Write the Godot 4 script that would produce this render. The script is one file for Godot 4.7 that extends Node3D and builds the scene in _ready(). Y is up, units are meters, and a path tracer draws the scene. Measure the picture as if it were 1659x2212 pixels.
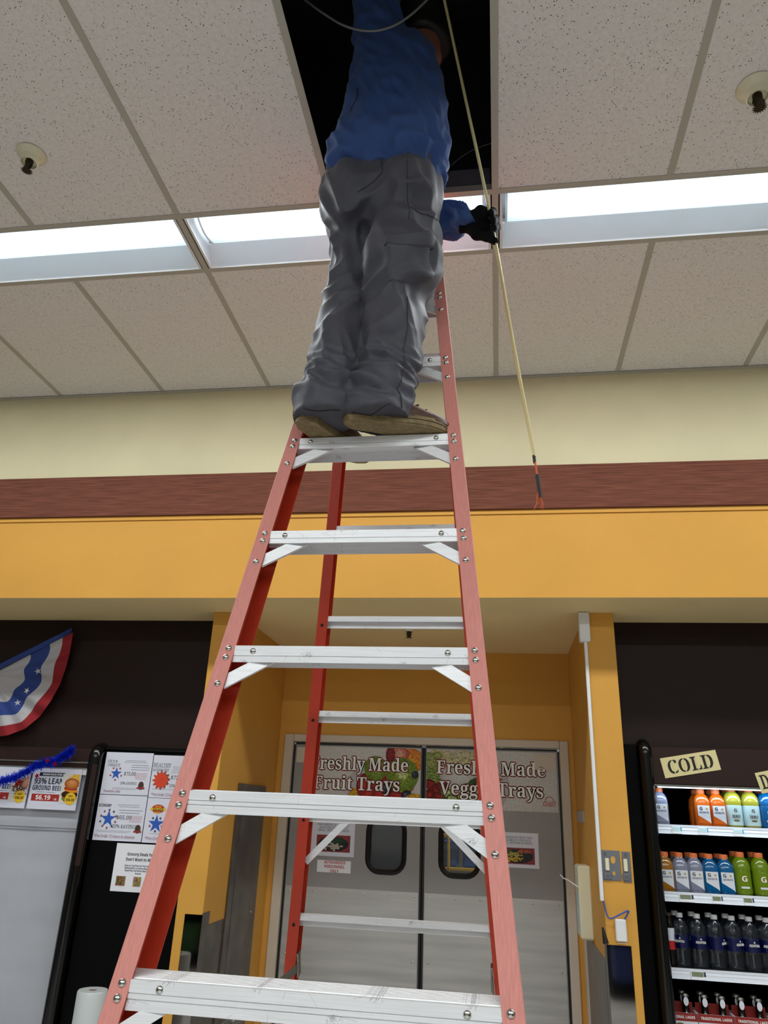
extends Node3D
# A worker on a fibreglass stepladder pulls cable through an open ceiling tile in a grocery store.
# Distances are measured from the eye point: x right, y above the eye, z towards the viewer. V() adds the eye height.
const EYE := 1.438
const CEIL := 2.114          # ceiling above the eye
const WALL := -3.353         # bulkhead wall
const TILE := 0.61
const TILE_X0 := 0.029
const SOFFIT := 0.939
const PIER_Z := -3.63
const ALCOVE_Z := -4.62
const FASCIA_Z := -3.82
const LIGHT_NEAR := -2.09
const LIGHT_FAR := -2.40
const PITCH := 22.0656
const YAW := -9.0212
const ROLL := 2.3947
const FOCAL := 1599.444


# ---------------------------------------------------------------- light and exposure
const EXPOSURE := 1.67
const LAMP_ENERGY := 1.0
const LAMP_COLOR := Color(0.95, 0.97, 0.97)
const LENS_GLOW := 0.55
const TUBE_GLOW := 9.5
const COOLER_ENERGY := 0.2
const ROW_POWER := [0.95, 1.8, 1.2]

var cam_r: Vector3
var cam_u: Vector3
var cam_f: Vector3
var M := {}
var used_names := {}
var mesh_cache := {}

func V(x: float, y: float, z: float) -> Vector3:
	return Vector3(x, y + EYE, z)

func camera_axes() -> void:
	var p := deg_to_rad(PITCH); var w := deg_to_rad(YAW); var r := deg_to_rad(ROLL)
	cam_f = Vector3(sin(w) * cos(p), sin(p), -cos(w) * cos(p))
	var r0 := Vector3(cos(w), 0, sin(w))
	var u0 := r0.cross(cam_f)
	cam_r = r0 * cos(r) + u0 * sin(r)
	cam_u = u0 * cos(r) - r0 * sin(r)

func ray(px: float, py: float) -> Vector3:
	return cam_r * ((px - 829.5) / FOCAL) - cam_u * ((py - 1106.0) / FOCAL) + cam_f

func on_z(px: float, py: float, z: float) -> Vector3:   # where a pixel's ray meets the plane z (height above the floor in y)
	var d := ray(px, py)
	d *= z / d.z
	return V(d.x, d.y, d.z)

func on_y(px: float, py: float, y: float) -> Vector3:
	var d := ray(px, py)
	d *= y / d.y
	return V(d.x, d.y, d.z)

func on_x(px: float, py: float, x: float) -> Vector3:
	var d := ray(px, py)
	d *= x / d.x
	return V(d.x, d.y, d.z)

func _ready() -> void:
	camera_axes()
	var cam := Camera3D.new()
	cam.name = "camera"
	cam.fov = rad_to_deg(2.0 * atan(1106.0 / FOCAL))
	cam.near = 0.05
	cam.far = 60.0
	add_child(cam)
	cam.transform = Transform3D(Basis(cam_r, cam_u, -cam_f), V(0, 0, 0))
	cam.current = true
	var env := Environment.new()
	env.background_mode = Environment.BG_COLOR
	env.background_color = Color(0, 0, 0)
	env.tonemap_mode = Environment.TONE_MAPPER_LINEAR
	env.tonemap_exposure = EXPOSURE
	env.sdfgi_enabled = true
	env.ssao_enabled = true
	env.ssil_enabled = true
	var we := WorldEnvironment.new()
	we.name = "environment"
	we.environment = env
	add_child(we)
	make_materials()
	build_lights()
	build_room()
	build_ladder()
	build_all()

# ---------------------------------------------------------------- geometry
class Geo:
	var v := PackedVector3Array()
	var n := PackedVector3Array()
	var t := PackedVector2Array()
	var i := PackedInt32Array()

	func tri(a: Vector3, b: Vector3, c: Vector3, hint: Vector3) -> void:
		var m := (b - a).cross(c - a)
		if m.length_squared() < 1e-18:
			return
		m = m.normalized()
		var k := v.size()
		if m.dot(hint) > 0.0:
			v.append_array([a, c, b])
		else:
			m = -m
			v.append_array([a, b, c])
		for q in 3:
			n.append(m); t.append(Vector2.ZERO); i.append(k + q)

	func quad(a: Vector3, b: Vector3, c: Vector3, d: Vector3, hint: Vector3) -> void:
		tri(a, b, c, hint)
		tri(a, c, d, hint)

	func box(c: Vector3, size: Vector3, b := 0.0, basis := Basis.IDENTITY) -> void:
		var h := size * 0.5
		b = minf(b, minf(h.x, minf(h.y, h.z)) * 0.9)
		var p := func(s: Vector3, axis: int) -> Vector3:
			var q := Vector3(s.x * (h.x - b), s.y * (h.y - b), s.z * (h.z - b))
			q[axis] = s[axis] * h[axis]
			return c + basis * q
		for a in 3:
			var u := (a + 1) % 3
			var w := (a + 2) % 3
			for s in [-1.0, 1.0]:
				var q := []
				for e in [[-1, -1], [1, -1], [1, 1], [-1, 1]]:
					var z := Vector3.ZERO
					z[a] = s; z[u] = e[0]; z[w] = e[1]
					q.append(p.call(z, a))
				var hint := Vector3.ZERO
				hint[a] = s
				quad(q[0], q[1], q[2], q[3], basis * hint)
		if b <= 0.0:
			return
		for a in 3:
			var u := (a + 1) % 3
			var w := (a + 2) % 3
			for su in [-1.0, 1.0]:
				for sw in [-1.0, 1.0]:
					var z0 := Vector3.ZERO
					z0[a] = -1; z0[u] = su; z0[w] = sw
					var z1 := z0
					z1[a] = 1
					var hint := Vector3.ZERO
					hint[u] = su; hint[w] = sw
					quad(p.call(z0, u), p.call(z1, u), p.call(z1, w), p.call(z0, w), basis * hint)
		for sx in [-1.0, 1.0]:
			for sy in [-1.0, 1.0]:
				for sz in [-1.0, 1.0]:
					var z := Vector3(sx, sy, sz)
					tri(p.call(z, 0), p.call(z, 1), p.call(z, 2), basis * z)

	# a 2D outline carried from origin a to origin b; u and w are the axes it is drawn in
	func extrude(poly: PackedVector2Array, a: Vector3, b: Vector3, u: Vector3, w: Vector3) -> void:
		var d := b - a
		var m := poly.size()
		var area := 0.0
		for k in m:
			var p := poly[k]
			var q := poly[(k + 1) % m]
			area += p.x * q.y - q.x * p.y
		for k in m:
			var p := poly[k]
			var q := poly[(k + 1) % m]
			var e := q - p
			var o := Vector2(e.y, -e.x) * signf(area)
			quad(a + u * p.x + w * p.y, a + u * q.x + w * q.y, b + u * q.x + w * q.y, b + u * p.x + w * p.y, u * o.x + w * o.y)
		var idx := Geometry2D.triangulate_polygon(poly)
		for k in range(0, idx.size(), 3):
			var p := [poly[idx[k]], poly[idx[k + 1]], poly[idx[k + 2]]]
			var e := p.map(func(z): return a + u * z.x + w * z.y)
			var f := p.map(func(z): return b + u * z.x + w * z.y)
			tri(e[0], e[1], e[2], -d)
			tri(f[0], f[1], f[2], d)

	func grid(pts: Array, nu: int, nv: int, close_u := false, flip := false) -> void:   # smooth sheet: pts[row * nu + column]
		var k := v.size()
		var nrm := PackedVector3Array()
		nrm.resize(nu * nv)
		var fl := -1.0 if flip else 1.0
		for r in nv - 1:
			for c in (nu if close_u else nu - 1):
				var c2 := (c + 1) % nu
				var a: Vector3 = pts[r * nu + c]
				var b: Vector3 = pts[r * nu + c2]
				var d: Vector3 = pts[(r + 1) * nu + c2]
				var e: Vector3 = pts[(r + 1) * nu + c]
				var m := (d - a).cross(e - b) * fl
				nrm[r * nu + c] += m; nrm[r * nu + c2] += m
				nrm[(r + 1) * nu + c] += m; nrm[(r + 1) * nu + c2] += m
				var q := [r * nu + c, r * nu + c2, (r + 1) * nu + c2, (r + 1) * nu + c]
				var order := [0, 2, 1, 0, 3, 2] if not flip else [0, 1, 2, 0, 2, 3]
				for o in order:
					i.append(k + q[o])
		for r in nv:
			for c in nu:
				v.append(pts[r * nu + c])
				n.append(nrm[r * nu + c].normalized())
				t.append(Vector2(float(c) / maxf(1, nu - 1), float(r) / maxf(1, nv - 1)))

	func lathe(profile: Array, at: Vector3, axis := Vector3.UP, sides := 16) -> void:   # profile of (radius, height), from bottom to top
		var up := axis.normalized()
		var x := up.cross(Vector3(0.3, 0.2, 1)).normalized()
		var z := up.cross(x)
		# split into runs at sharp corners so that the edges stay crisp
		for r in profile.size() - 1:
			var p0: Vector2 = profile[r]
			var p1: Vector2 = profile[r + 1]
			var pts := []
			for p: Vector2 in [p0, p1]:
				for c in sides:
					var ang := TAU * c / sides
					pts.append(at + up * p.y + (x * cos(ang) - z * sin(ang)) * p.x)
			var k := v.size()
			var slope := Vector2(p1.y - p0.y, p0.x - p1.x).normalized()
			for q in 2:
				for c in sides:
					var ang := TAU * c / sides
					var sl := slope
					# smooth with the neighbour where the bend is gentle
					var nb := r - 1 if q == 0 else r + 1
					if nb >= 0 and nb < profile.size() - 1:
						var s2 := Vector2(profile[nb + 1].y - profile[nb].y, profile[nb].x - profile[nb + 1].x).normalized()
						if s2.dot(slope) > 0.72:
							sl = (slope + s2).normalized()
					v.append(pts[q * sides + c])
					n.append(((x * cos(ang) - z * sin(ang)) * sl.x + up * sl.y).normalized())
					t.append(Vector2(float(c) / sides, float(r + q) / (profile.size() - 1)))
			for c in sides:
				var c2 := (c + 1) % sides
				var a := k + c; var b := k + c2; var d := k + sides + c2; var e := k + sides + c
				for pr in [[a, b, d], [a, d, e]]:
					var m := (v[pr[1]] - v[pr[0]]).cross(v[pr[2]] - v[pr[0]])
					if m.dot(n[pr[0]] + n[pr[1]] + n[pr[2]]) > 0:
						i.append_array([pr[0], pr[2], pr[1]])
					else:
						i.append_array([pr[0], pr[1], pr[2]])

	func tube(path: Array, radius, sides := 8, caps := true) -> void:   # radius: a number or one per point
		var m := path.size()
		var pts := []
		var prev := Vector3.ZERO
		for k in m:
			var a: Vector3 = path[maxi(k - 1, 0)]
			var b: Vector3 = path[mini(k + 1, m - 1)]
			var d := (b - a).normalized()
			var x := prev - d * prev.dot(d) if k else d.cross(Vector3(0.31, 0.9, 0.2) if absf(d.y) < 0.9 else Vector3(1, 0.1, 0.2))
			x = x.normalized()
			prev = x
			var y := d.cross(x)
			var r: float = radius[k] if radius is Array else radius
			for c in sides:
				var ang := TAU * c / sides
				pts.append(path[k] + (x * cos(ang) + y * sin(ang)) * r)
		grid(pts, sides, m, true, false)
		if caps:
			for e in [0, m - 1]:
				var hint: Vector3 = path[0] - path[1] if e == 0 else path[m - 1] - path[m - 2]
				for c in range(1, sides - 1):
					tri(pts[e * sides], pts[e * sides + c], pts[e * sides + c + 1], hint)

	func dome(at: Vector3, axis: Vector3, r: float, h: float, sides := 10) -> void:
		var pr := []
		for k in 5:
			var ang := PI / 2 * k / 4
			pr.append(Vector2(r * cos(ang) + (0.0002 if k == 4 else 0.0), h * sin(ang)))
		lathe(pr, at, axis, sides)

	func ball(c: Vector3, r: Vector3, sides := 12, rows := 8, basis := Basis.IDENTITY) -> void:
		var pts := []
		for k in rows + 1:
			var la := -PI / 2 + PI * k / rows
			for s in sides:
				var lo := TAU * s / sides
				pts.append(c + basis * (Vector3(cos(la) * cos(lo), sin(la), -cos(la) * sin(lo)) * r))
		grid(pts, sides, rows + 1, true, false)

	func card(c: Vector3, u: Vector3, w: Vector3, hint: Vector3) -> void:   # a printed face with texture coordinates, u to the right, w up
		var k := v.size()
		v.append_array([c - u - w, c + u - w, c + u + w, c - u + w])
		t.append_array([Vector2(0, 1), Vector2(1, 1), Vector2(1, 0), Vector2(0, 0)])
		var m := u.cross(w).normalized()
		var front := m.dot(hint) > 0
		for q in 4:
			n.append(m if front else -m)
		i.append_array([k, k + 2, k + 1, k, k + 3, k + 2] if front else [k, k + 1, k + 2, k, k + 2, k + 3])

	func mesh() -> ArrayMesh:
		var a := []
		a.resize(Mesh.ARRAY_MAX)
		a[Mesh.ARRAY_VERTEX] = v
		a[Mesh.ARRAY_NORMAL] = n
		a[Mesh.ARRAY_TEX_UV] = t
		a[Mesh.ARRAY_INDEX] = i
		var m := ArrayMesh.new()
		m.add_surface_from_arrays(Mesh.PRIMITIVE_TRIANGLES, a)
		return m

# ---------------------------------------------------------------- scene tree
func numbered(called: String) -> String:
	if not used_names.has(called):
		used_names[called] = 0
		return called
	used_names[called] += 1
	return "%s_%03d" % [called, used_names[called]]

func tag(o: Node, label: String, category: String, group := "") -> Node:
	o.set_meta("label", label)
	o.set_meta("category", category)
	if group:
		o.set_meta("group", group)
	return o

func thing(called: String, label: String, category: String, at := Vector3.ZERO, group := "") -> Node3D:
	var o := Node3D.new()
	o.name = numbered(called)
	o.position = at
	add_child(o)
	tag(o, label, category, group)
	return o

func structure(called: String, at := Vector3.ZERO) -> Node3D:
	var o := Node3D.new()
	o.name = numbered(called)
	o.position = at
	add_child(o)
	o.set_meta("kind", "structure")
	return o

func part(called: String, g, mat: Material, parent: Node, xf := Transform3D.IDENTITY) -> MeshInstance3D:
	var o := MeshInstance3D.new()
	o.name = called
	o.mesh = g.mesh() if g is Geo else g
	o.material_override = mat
	o.transform = xf
	parent.add_child(o, true)
	return o

func solo(called: String, g, mat: Material, label: String, category: String, at := Vector3.ZERO, group := "") -> MeshInstance3D:
	var o := MeshInstance3D.new()
	o.name = numbered(called)
	o.mesh = g.mesh() if g is Geo else g
	o.material_override = mat
	o.position = at
	add_child(o)
	tag(o, label, category, group)
	return o

func box_mesh(size: Vector3, b := 0.0) -> ArrayMesh:
	var key := "%s/%s" % [size, b]
	if not mesh_cache.has(key):
		var g := Geo.new()
		g.box(Vector3.ZERO, size, b)
		mesh_cache[key] = g.mesh()
	return mesh_cache[key]

func box_part(called: String, c: Vector3, size: Vector3, b: float, mat: Material, parent: Node) -> MeshInstance3D:
	return part(called, box_mesh(size, b), mat, parent, Transform3D(Basis.IDENTITY, c))

func span(called: String, lo: Vector3, hi: Vector3, b: float, mat: Material, parent: Node) -> MeshInstance3D:   # a box between two corners
	return box_part(called, (lo + hi) * 0.5, (hi - lo).abs(), b, mat, parent)

func drop(o: Node, where: Vector3) -> Node:   # a copy of a thing under the next number
	var base: String = o.name
	if base.length() > 4 and base[-4] == "_" and base.right(3).is_valid_int():
		base = base.left(-4)
	var c := o.duplicate()
	c.name = numbered(base)
	add_child(c)
	c.position = where
	return c

var fonts := {}
func font(kind: String) -> Font:
	if not fonts.has(kind):
		var f := SystemFont.new()
		f.font_names = PackedStringArray(["Droid Serif" if kind.begins_with("serif") else ("Droid Sans Mono" if kind.begins_with("mono") else "Droid Sans")])
		f.font_weight = 700 if kind.contains("bold") else 400
		fonts[kind] = f
	return fonts[kind]

# lettering as a thin raised print; at is the centre of the words, high is the capital height, wide squeezes the line to a width
func words(text: String, kind: String, high: float, mat: Material, parent: Node, at: Vector3, wide := 0.0, depth := 0.0006, basis := Basis.IDENTITY) -> MeshInstance3D:
	var tm := TextMesh.new()
	tm.font = font(kind)
	tm.text = text
	tm.font_size = 48
	tm.pixel_size = high / 34.0
	tm.depth = depth
	tm.curve_step = 2.0
	var ab := tm.get_aabb()
	var s := 1.0 if wide <= 0.0 or ab.size.x < 1e-6 else wide / ab.size.x
	var o := MeshInstance3D.new()
	o.name = "lettering"
	o.mesh = tm
	o.material_override = mat
	var c := ab.get_center()
	o.transform = Transform3D(basis * Basis.from_scale(Vector3(s, 1, 1)), at - basis * Vector3(c.x * s, c.y, 0))
	parent.add_child(o, true)
	return o

# the same words spread by a rim, for outlined lettering
func outline(text: String, kind: String, high: float, mat_: Material, parent: Node, at: Vector3, wide: float, rim: float) -> void:
	var tm := TextMesh.new()
	tm.font = font(kind)
	tm.text = text
	tm.font_size = 48
	tm.pixel_size = high / 34.0
	tm.depth = 0.0006
	tm.curve_step = 2.0
	var ab := tm.get_aabb()
	var s := wide / ab.size.x
	var c := ab.get_center()
	var st := SurfaceTool.new()
	for k in 8:
		var d := Vector2.RIGHT.rotated(TAU * k / 8) * rim
		st.append_from(tm, 0, Transform3D(Basis.from_scale(Vector3(s, 1, 1)), at + Vector3(d.x - c.x * s, d.y - c.y, 0)))
	part("lettering_outline", st.commit(), mat_, parent)

# ---------------------------------------------------------------- materials
func noise(freq: float, seed_: int, octaves := 3) -> FastNoiseLite:
	var f := FastNoiseLite.new()
	f.noise_type = FastNoiseLite.TYPE_SIMPLEX_SMOOTH
	f.frequency = freq
	f.seed = seed_
	f.fractal_octaves = octaves
	return f

# a tint picture: noise stretched by (sx, sy), brightness between lo and hi
func grain(size: int, freq: float, sx: float, sy: float, lo: float, hi: float, seed_: int, octaves := 3) -> Image:
	var f := noise(freq, seed_, octaves)
	var im := Image.create(size, size, false, Image.FORMAT_RGB8)
	# made to repeat by blending the noise with itself shifted by one period
	for y in size:
		var wy := float(y) / size
		for x in size:
			var wx := float(x) / size
			var a := f.get_noise_2d(x * sx, y * sy)
			var b := f.get_noise_2d((x - size) * sx, y * sy)
			var c := f.get_noise_2d(x * sx, (y - size) * sy)
			var d := f.get_noise_2d((x - size) * sx, (y - size) * sy)
			var q := lerpf(lerpf(a, b, wx), lerpf(c, d, wx), wy)
			var t := clampf(0.5 + q * 0.8, 0, 1)
			var k := lerpf(lo, hi, t)
			im.set_pixel(x, y, Color(k, k, k))
	return im

func line_on(im: Image, a: Vector2, b: Vector2, c: Color, w := 0) -> void:
	var m := int(maxf(absf(b.x - a.x), absf(b.y - a.y))) + 1
	var sx := im.get_width(); var sy := im.get_height()
	for k in m + 1:
		var p := a.lerp(b, float(k) / m)
		for dx in range(-w, w + 1):
			for dy in range(-w, w + 1):
				var x := posmod(int(p.x) + dx, sx); var y := posmod(int(p.y) + dy, sy)
				im.set_pixel(x, y, im.get_pixel(x, y).lerp(c, c.a))

func tex(im: Image) -> ImageTexture:
	return ImageTexture.create_from_image(im)

func mat(c: Color, rough := 0.6, metal := 0.0, spec := 0.5) -> StandardMaterial3D:
	var m := StandardMaterial3D.new()
	m.albedo_color = c
	m.roughness = rough
	m.metallic = metal
	m.metallic_specular = spec
	return m

func textured(m: StandardMaterial3D, t: Texture2D, metres: float, world := true) -> StandardMaterial3D:
	m.albedo_texture = t
	m.uv1_triplanar = true
	m.uv1_world_triplanar = world
	m.uv1_scale = Vector3.ONE / metres
	m.uv1_triplanar_sharpness = 6.0
	return m

func relief(m: StandardMaterial3D, t: Texture2D, cm: float) -> StandardMaterial3D:
	m.heightmap_enabled = true
	m.heightmap_texture = t
	m.heightmap_scale = cm
	return m

func print_mat(im: Image, rough := 0.5) -> StandardMaterial3D:
	var m := mat(Color.WHITE, rough)
	m.albedo_texture = tex(im)
	return m

func glass(c: Color, alpha: float, rough := 0.05) -> StandardMaterial3D:
	var m := mat(Color(c.r, c.g, c.b, alpha), rough)
	m.transparency = BaseMaterial3D.TRANSPARENCY_ALPHA
	return m

func make_materials() -> void:
	var rng := RandomNumberGenerator.new()
	rng.seed = 7
	# acoustic tile: pale fibre with pinholes and short worm holes, their inner shade painted dark
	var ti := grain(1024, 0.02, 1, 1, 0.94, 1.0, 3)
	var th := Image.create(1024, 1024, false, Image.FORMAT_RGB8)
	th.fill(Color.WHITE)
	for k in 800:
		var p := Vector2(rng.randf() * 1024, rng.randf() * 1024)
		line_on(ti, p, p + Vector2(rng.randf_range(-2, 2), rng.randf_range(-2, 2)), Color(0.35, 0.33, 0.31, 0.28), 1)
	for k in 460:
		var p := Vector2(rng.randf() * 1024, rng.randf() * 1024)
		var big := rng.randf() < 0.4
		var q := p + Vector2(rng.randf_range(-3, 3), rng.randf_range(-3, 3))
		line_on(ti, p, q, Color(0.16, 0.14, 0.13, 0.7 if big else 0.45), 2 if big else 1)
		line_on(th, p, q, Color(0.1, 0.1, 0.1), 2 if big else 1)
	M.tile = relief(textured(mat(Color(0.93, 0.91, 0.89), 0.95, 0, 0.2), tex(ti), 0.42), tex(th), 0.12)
	M.tee = mat(Color(0.70, 0.68, 0.63), 0.55)
	M.housing = mat(Color(0.40, 0.40, 0.41), 0.6)
	M.roof_steel = mat(Color(0.44, 0.44, 0.45), 0.8)
	var wn := tex(grain(256, 0.05, 1, 1, 0.0, 1.0, 11, 4))
	var soft := tex(grain(512, 0.006, 1, 1, 0.95, 1.0, 12, 4))
	M.cream = relief(textured(mat(Color(0.875, 0.835, 0.68), 0.6), soft, 1.7), wn, 0.02)
	M.ochre = relief(textured(mat(Color(0.86, 0.635, 0.29), 0.55, 0, 0.3), soft, 1.9), wn, 0.02)
	M.soffit = relief(textured(mat(Color(0.94, 0.84, 0.61), 0.7), soft, 1.7), wn, 0.02)
	M.fascia = relief(textured(mat(Color(0.15, 0.10, 0.088), 0.5, 0, 0.3), soft, 1.5), wn, 0.02)
	M.header = mat(Color(0.19, 0.13, 0.115), 0.5, 0, 0.3)
	var wg := grain(512, 0.012, 0.35, 7.0, 0.72, 1.0, 21, 4)
	M.wood = textured(mat(Color(0.52, 0.32, 0.255), 0.65, 0, 0.2), tex(wg), 0.5)
	var fl := grain(512, 0.01, 1, 1, 0.9, 1.0, 31)
	M.floor = textured(mat(Color(0.86, 0.855, 0.84), 0.35), tex(fl), 0.9)
	M.floor_dark = textured(mat(Color(0.80, 0.795, 0.78), 0.35), tex(fl), 0.9)
	M.store_wall = textured(mat(Color(0.46, 0.45, 0.43), 0.7), soft, 1.7)
	M.frame = mat(Color(0.80, 0.75, 0.68), 0.45)
	M.black = mat(Color(0.03, 0.03, 0.032), 0.4, 0, 0.3)
	M.black_gloss = mat(Color(0.025, 0.025, 0.03), 0.16)
	M.black_flat = mat(Color(0.03, 0.03, 0.035), 0.7, 0, 0.2)
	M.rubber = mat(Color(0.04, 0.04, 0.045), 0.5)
	# aluminium, scuffed: fine brushing, scratches and dark handling marks
	var al := grain(512, 0.03, 0.12, 6.0, 0.90, 1.0, 41, 4)
	var al2 := grain(512, 0.008, 1, 1, 0.0, 1.0, 43, 3)
	for k in 90:
		var p := Vector2(rng.randf() * 512, rng.randf() * 512)
		var d := Vector2.RIGHT.rotated(rng.randf() * TAU) * rng.randf_range(6, 60)
		var dark := rng.randf() < 0.6
		line_on(al, p, p + d, Color(0.45, 0.45, 0.47, 0.35) if dark else Color(1, 1, 1, 0.6))
	for k in 14:
		var p := Vector2(rng.randf() * 512, rng.randf() * 512)
		for q in 60:
			var s := p + Vector2(rng.randfn(0, 9), rng.randfn(0, 5))
			line_on(al, s, s + Vector2(rng.randf_range(-3, 3), rng.randf_range(-3, 3)), Color(0.3, 0.3, 0.32, 0.35))
	M.alu = textured(mat(Color(0.965, 0.965, 0.975), 0.36, 0.12), tex(al), 0.34)
	M.steel_rivet = mat(Color(0.80, 0.80, 0.78), 0.16, 1.0)
	M.steel_dull = mat(Color(0.55, 0.55, 0.52), 0.4, 0.9)
	var fb := grain(512, 0.05, 3.0, 0.25, 0.90, 1.0, 51, 4)
	for k in 160:
		var p := Vector2(rng.randf() * 512, rng.randf() * 512)
		line_on(fb, p, p + Vector2(rng.randf_range(-6, 6), rng.randf_range(-14, 14)), Color(1, 0.96, 0.93, 0.28))
	for k in 120:
		var p := Vector2(rng.randf() * 512, rng.randf() * 512)
		line_on(fb, p, p, Color(0.4, 0.25, 0.22, 0.6), 0)
	M.fibre_faded = textured(mat(Color(0.87, 0.56, 0.52), 0.62), tex(fb), 0.3)
	M.fibre = textured(mat(Color(0.74, 0.20, 0.08), 0.45), tex(fb), 0.3)
	M.hole = mat(Color(0.05, 0.03, 0.03), 0.8)
	# stainless steel sheet with smears from trolleys
	var ss := grain(512, 0.006, 0.2, 3.0, 0.84, 1.0, 61, 4)
	M.door_skin = textured(mat(Color(0.60, 0.585, 0.575), 0.55), soft, 1.2)
	M.kick = textured(mat(Color(0.80, 0.79, 0.77), 0.38, 0.4), tex(ss), 0.55)
	M.stainless = textured(mat(Color(0.52, 0.50, 0.48), 0.3, 0.85), tex(al2_soft(al2)), 0.8)
	M.mirror_steel = mat(Color(0.62, 0.60, 0.58), 0.05, 1.0)
	M.lens = mat(Color(0.9, 0.93, 0.95), 0.35)
	M.lens.backlight_enabled = true
	M.lens.backlight = Color(0.95, 0.98, 1.0)
	M.tube_glow = mat(Color(0.9, 0.95, 1.0), 0.4)
	M.tube_glow.emission_enabled = true
	M.tube_glow.emission = Color(0.86, 0.95, 1.0)
	M.tube_glow.emission_energy_multiplier = TUBE_GLOW
	M.lens.emission_enabled = true
	M.lens.emission = Color(0.84, 0.93, 1.0)
	M.lens.emission_energy_multiplier = LENS_GLOW
	M.blind = textured(mat(Color(0.73, 0.735, 0.765), 0.55), soft, 0.9)
	M.cloth_white = mat(Color(0.70, 0.69, 0.70), 0.85)
	M.cloth_blue = mat(Color(0.15, 0.24, 0.50), 0.85)
	M.cloth_red = mat(Color(0.55, 0.085, 0.12), 0.85)
	for c in [M.cloth_white, M.cloth_blue, M.cloth_red]:
		c.backlight_enabled = true
		c.backlight = c.albedo_color * 0.25
	M.foil_blue = mat(Color(0.12, 0.30, 0.95), 0.28, 0.6)
	M.foil_red = mat(Color(0.75, 0.06, 0.10), 0.25, 0.8)
	M.film = mat(Color(0.78, 0.80, 0.80), 0.22)
	M.card = mat(Color(0.55, 0.44, 0.36), 0.8)
	M.cap_orange = mat(Color(0.90, 0.47, 0.25), 0.4)
	for e in [["d_clear", Color(0.50, 0.52, 0.60)], ["d_orange", Color(0.80, 0.37, 0.09)], ["d_lime", Color(0.64, 0.62, 0.20)], ["d_blue", Color(0.03, 0.35, 0.56)], ["d_amber", Color(0.60, 0.40, 0.10)], ["d_green", Color(0.42, 0.52, 0.08)]]:
		M[e[0]] = mat(e[1], 0.12)
		M[e[0]].clearcoat_enabled = true
		M[e[0]].clearcoat = 0.6
		M[e[0]].clearcoat_roughness = 0.05
	M.label_white = mat(Color(0.86, 0.87, 0.90), 0.35)
	M.label_ice = mat(Color(0.74, 0.84, 0.84), 0.35)
	M.label_navy = mat(Color(0.03, 0.06, 0.26), 0.3)
	M.seal_gold = mat(Color(0.75, 0.66, 0.35), 0.4)
	M.ink_olive = mat(Color(0.40, 0.38, 0.16), 0.5)
	M.water_plastic = glass(Color(0.30, 0.34, 0.40), 0.10, 0.05)
	M.beer_glass = mat(Color(0.06, 0.035, 0.025), 0.1)
	M.carton_red = mat(Color(0.56, 0.12, 0.09), 0.5)
	M.carton_pink = mat(Color(0.70, 0.40, 0.36), 0.5)
	M.sign_cream = mat(Color(0.87, 0.82, 0.60), 0.55)
	M.shelf_dark = mat(Color(0.09, 0.09, 0.10), 0.5)
	M.rail_white = mat(Color(0.88, 0.90, 0.93), 0.4)
	M.tag_green = mat(Color(0.42, 0.46, 0.32), 0.4)
	M.tag_cyan = mat(Color(0.25, 0.66, 0.80), 0.4)
	M.bronze = mat(Color(0.24, 0.21, 0.15), 0.35, 0.7)
	M.cable_blue = mat(Color(0.20, 0.32, 0.66), 0.45)
	M.tape_grey = mat(Color(0.72, 0.70, 0.71), 0.6)
	M.led = mat(Color(0.9, 0.95, 1.0), 0.4)
	M.led.emission_enabled = true
	M.led.emission = Color(0.85, 0.93, 1.0)
	M.led.emission_energy_multiplier = 2.0
	M.pane = glass(Color(0.3, 0.33, 0.35), 0.45, 0.04)
	M.white = mat(Color(0.90, 0.90, 0.90), 0.45)
	M.paper = mat(Color(0.93, 0.93, 0.95), 0.5)
	M.sleeve = mat(Color(0.88, 0.88, 0.93), 0.14)
	M.cream_plastic = mat(Color(0.88, 0.86, 0.74), 0.4)
	M.grey_metal = mat(Color(0.50, 0.51, 0.53), 0.4, 0.6)
	M.ink = mat(Color(0.05, 0.05, 0.055), 0.5)
	M.ink_soft = mat(Color(0.36, 0.36, 0.40), 0.55)
	M.ink_green = mat(Color(0.25, 0.33, 0.30), 0.55)
	M.ink_red = mat(Color(0.72, 0.13, 0.12), 0.5)
	M.ink_pen = mat(Color(0.55, 0.33, 0.36), 0.55)
	M.ink_brown = mat(Color(0.28, 0.20, 0.14), 0.5)
	M.star_blue = mat(Color(0.18, 0.36, 0.72), 0.5)
	M.star_red = mat(Color(0.62, 0.16, 0.18), 0.5)
	M.burst = mat(Color(0.86, 0.27, 0.13), 0.5)
	M.yellow = mat(Color(0.93, 0.75, 0.16), 0.5)
	M.navy = mat(Color(0.10, 0.14, 0.26), 0.5)
	M.banner_red = mat(Color(0.66, 0.17, 0.15), 0.5)
	M.white_ink = mat(Color(0.95, 0.94, 0.92), 0.5)

func al2_soft(im: Image) -> Image:
	var o := Image.create(im.get_width(), im.get_height(), false, Image.FORMAT_RGB8)
	for y in im.get_height():
		for x in im.get_width():
			var k := lerpf(0.72, 1.0, im.get_pixel(x, y).r)
			o.set_pixel(x, y, Color(k, k * 0.985, k * 0.97))
	return o

# ---------------------------------------------------------------- setting
const XL := -4.24
const XR := 3.69
const ZB := 5.4       # wall behind the viewer
const ROWS := [-2.245, 1.415, 4.465]   # rows of lights (centre line)

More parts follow.
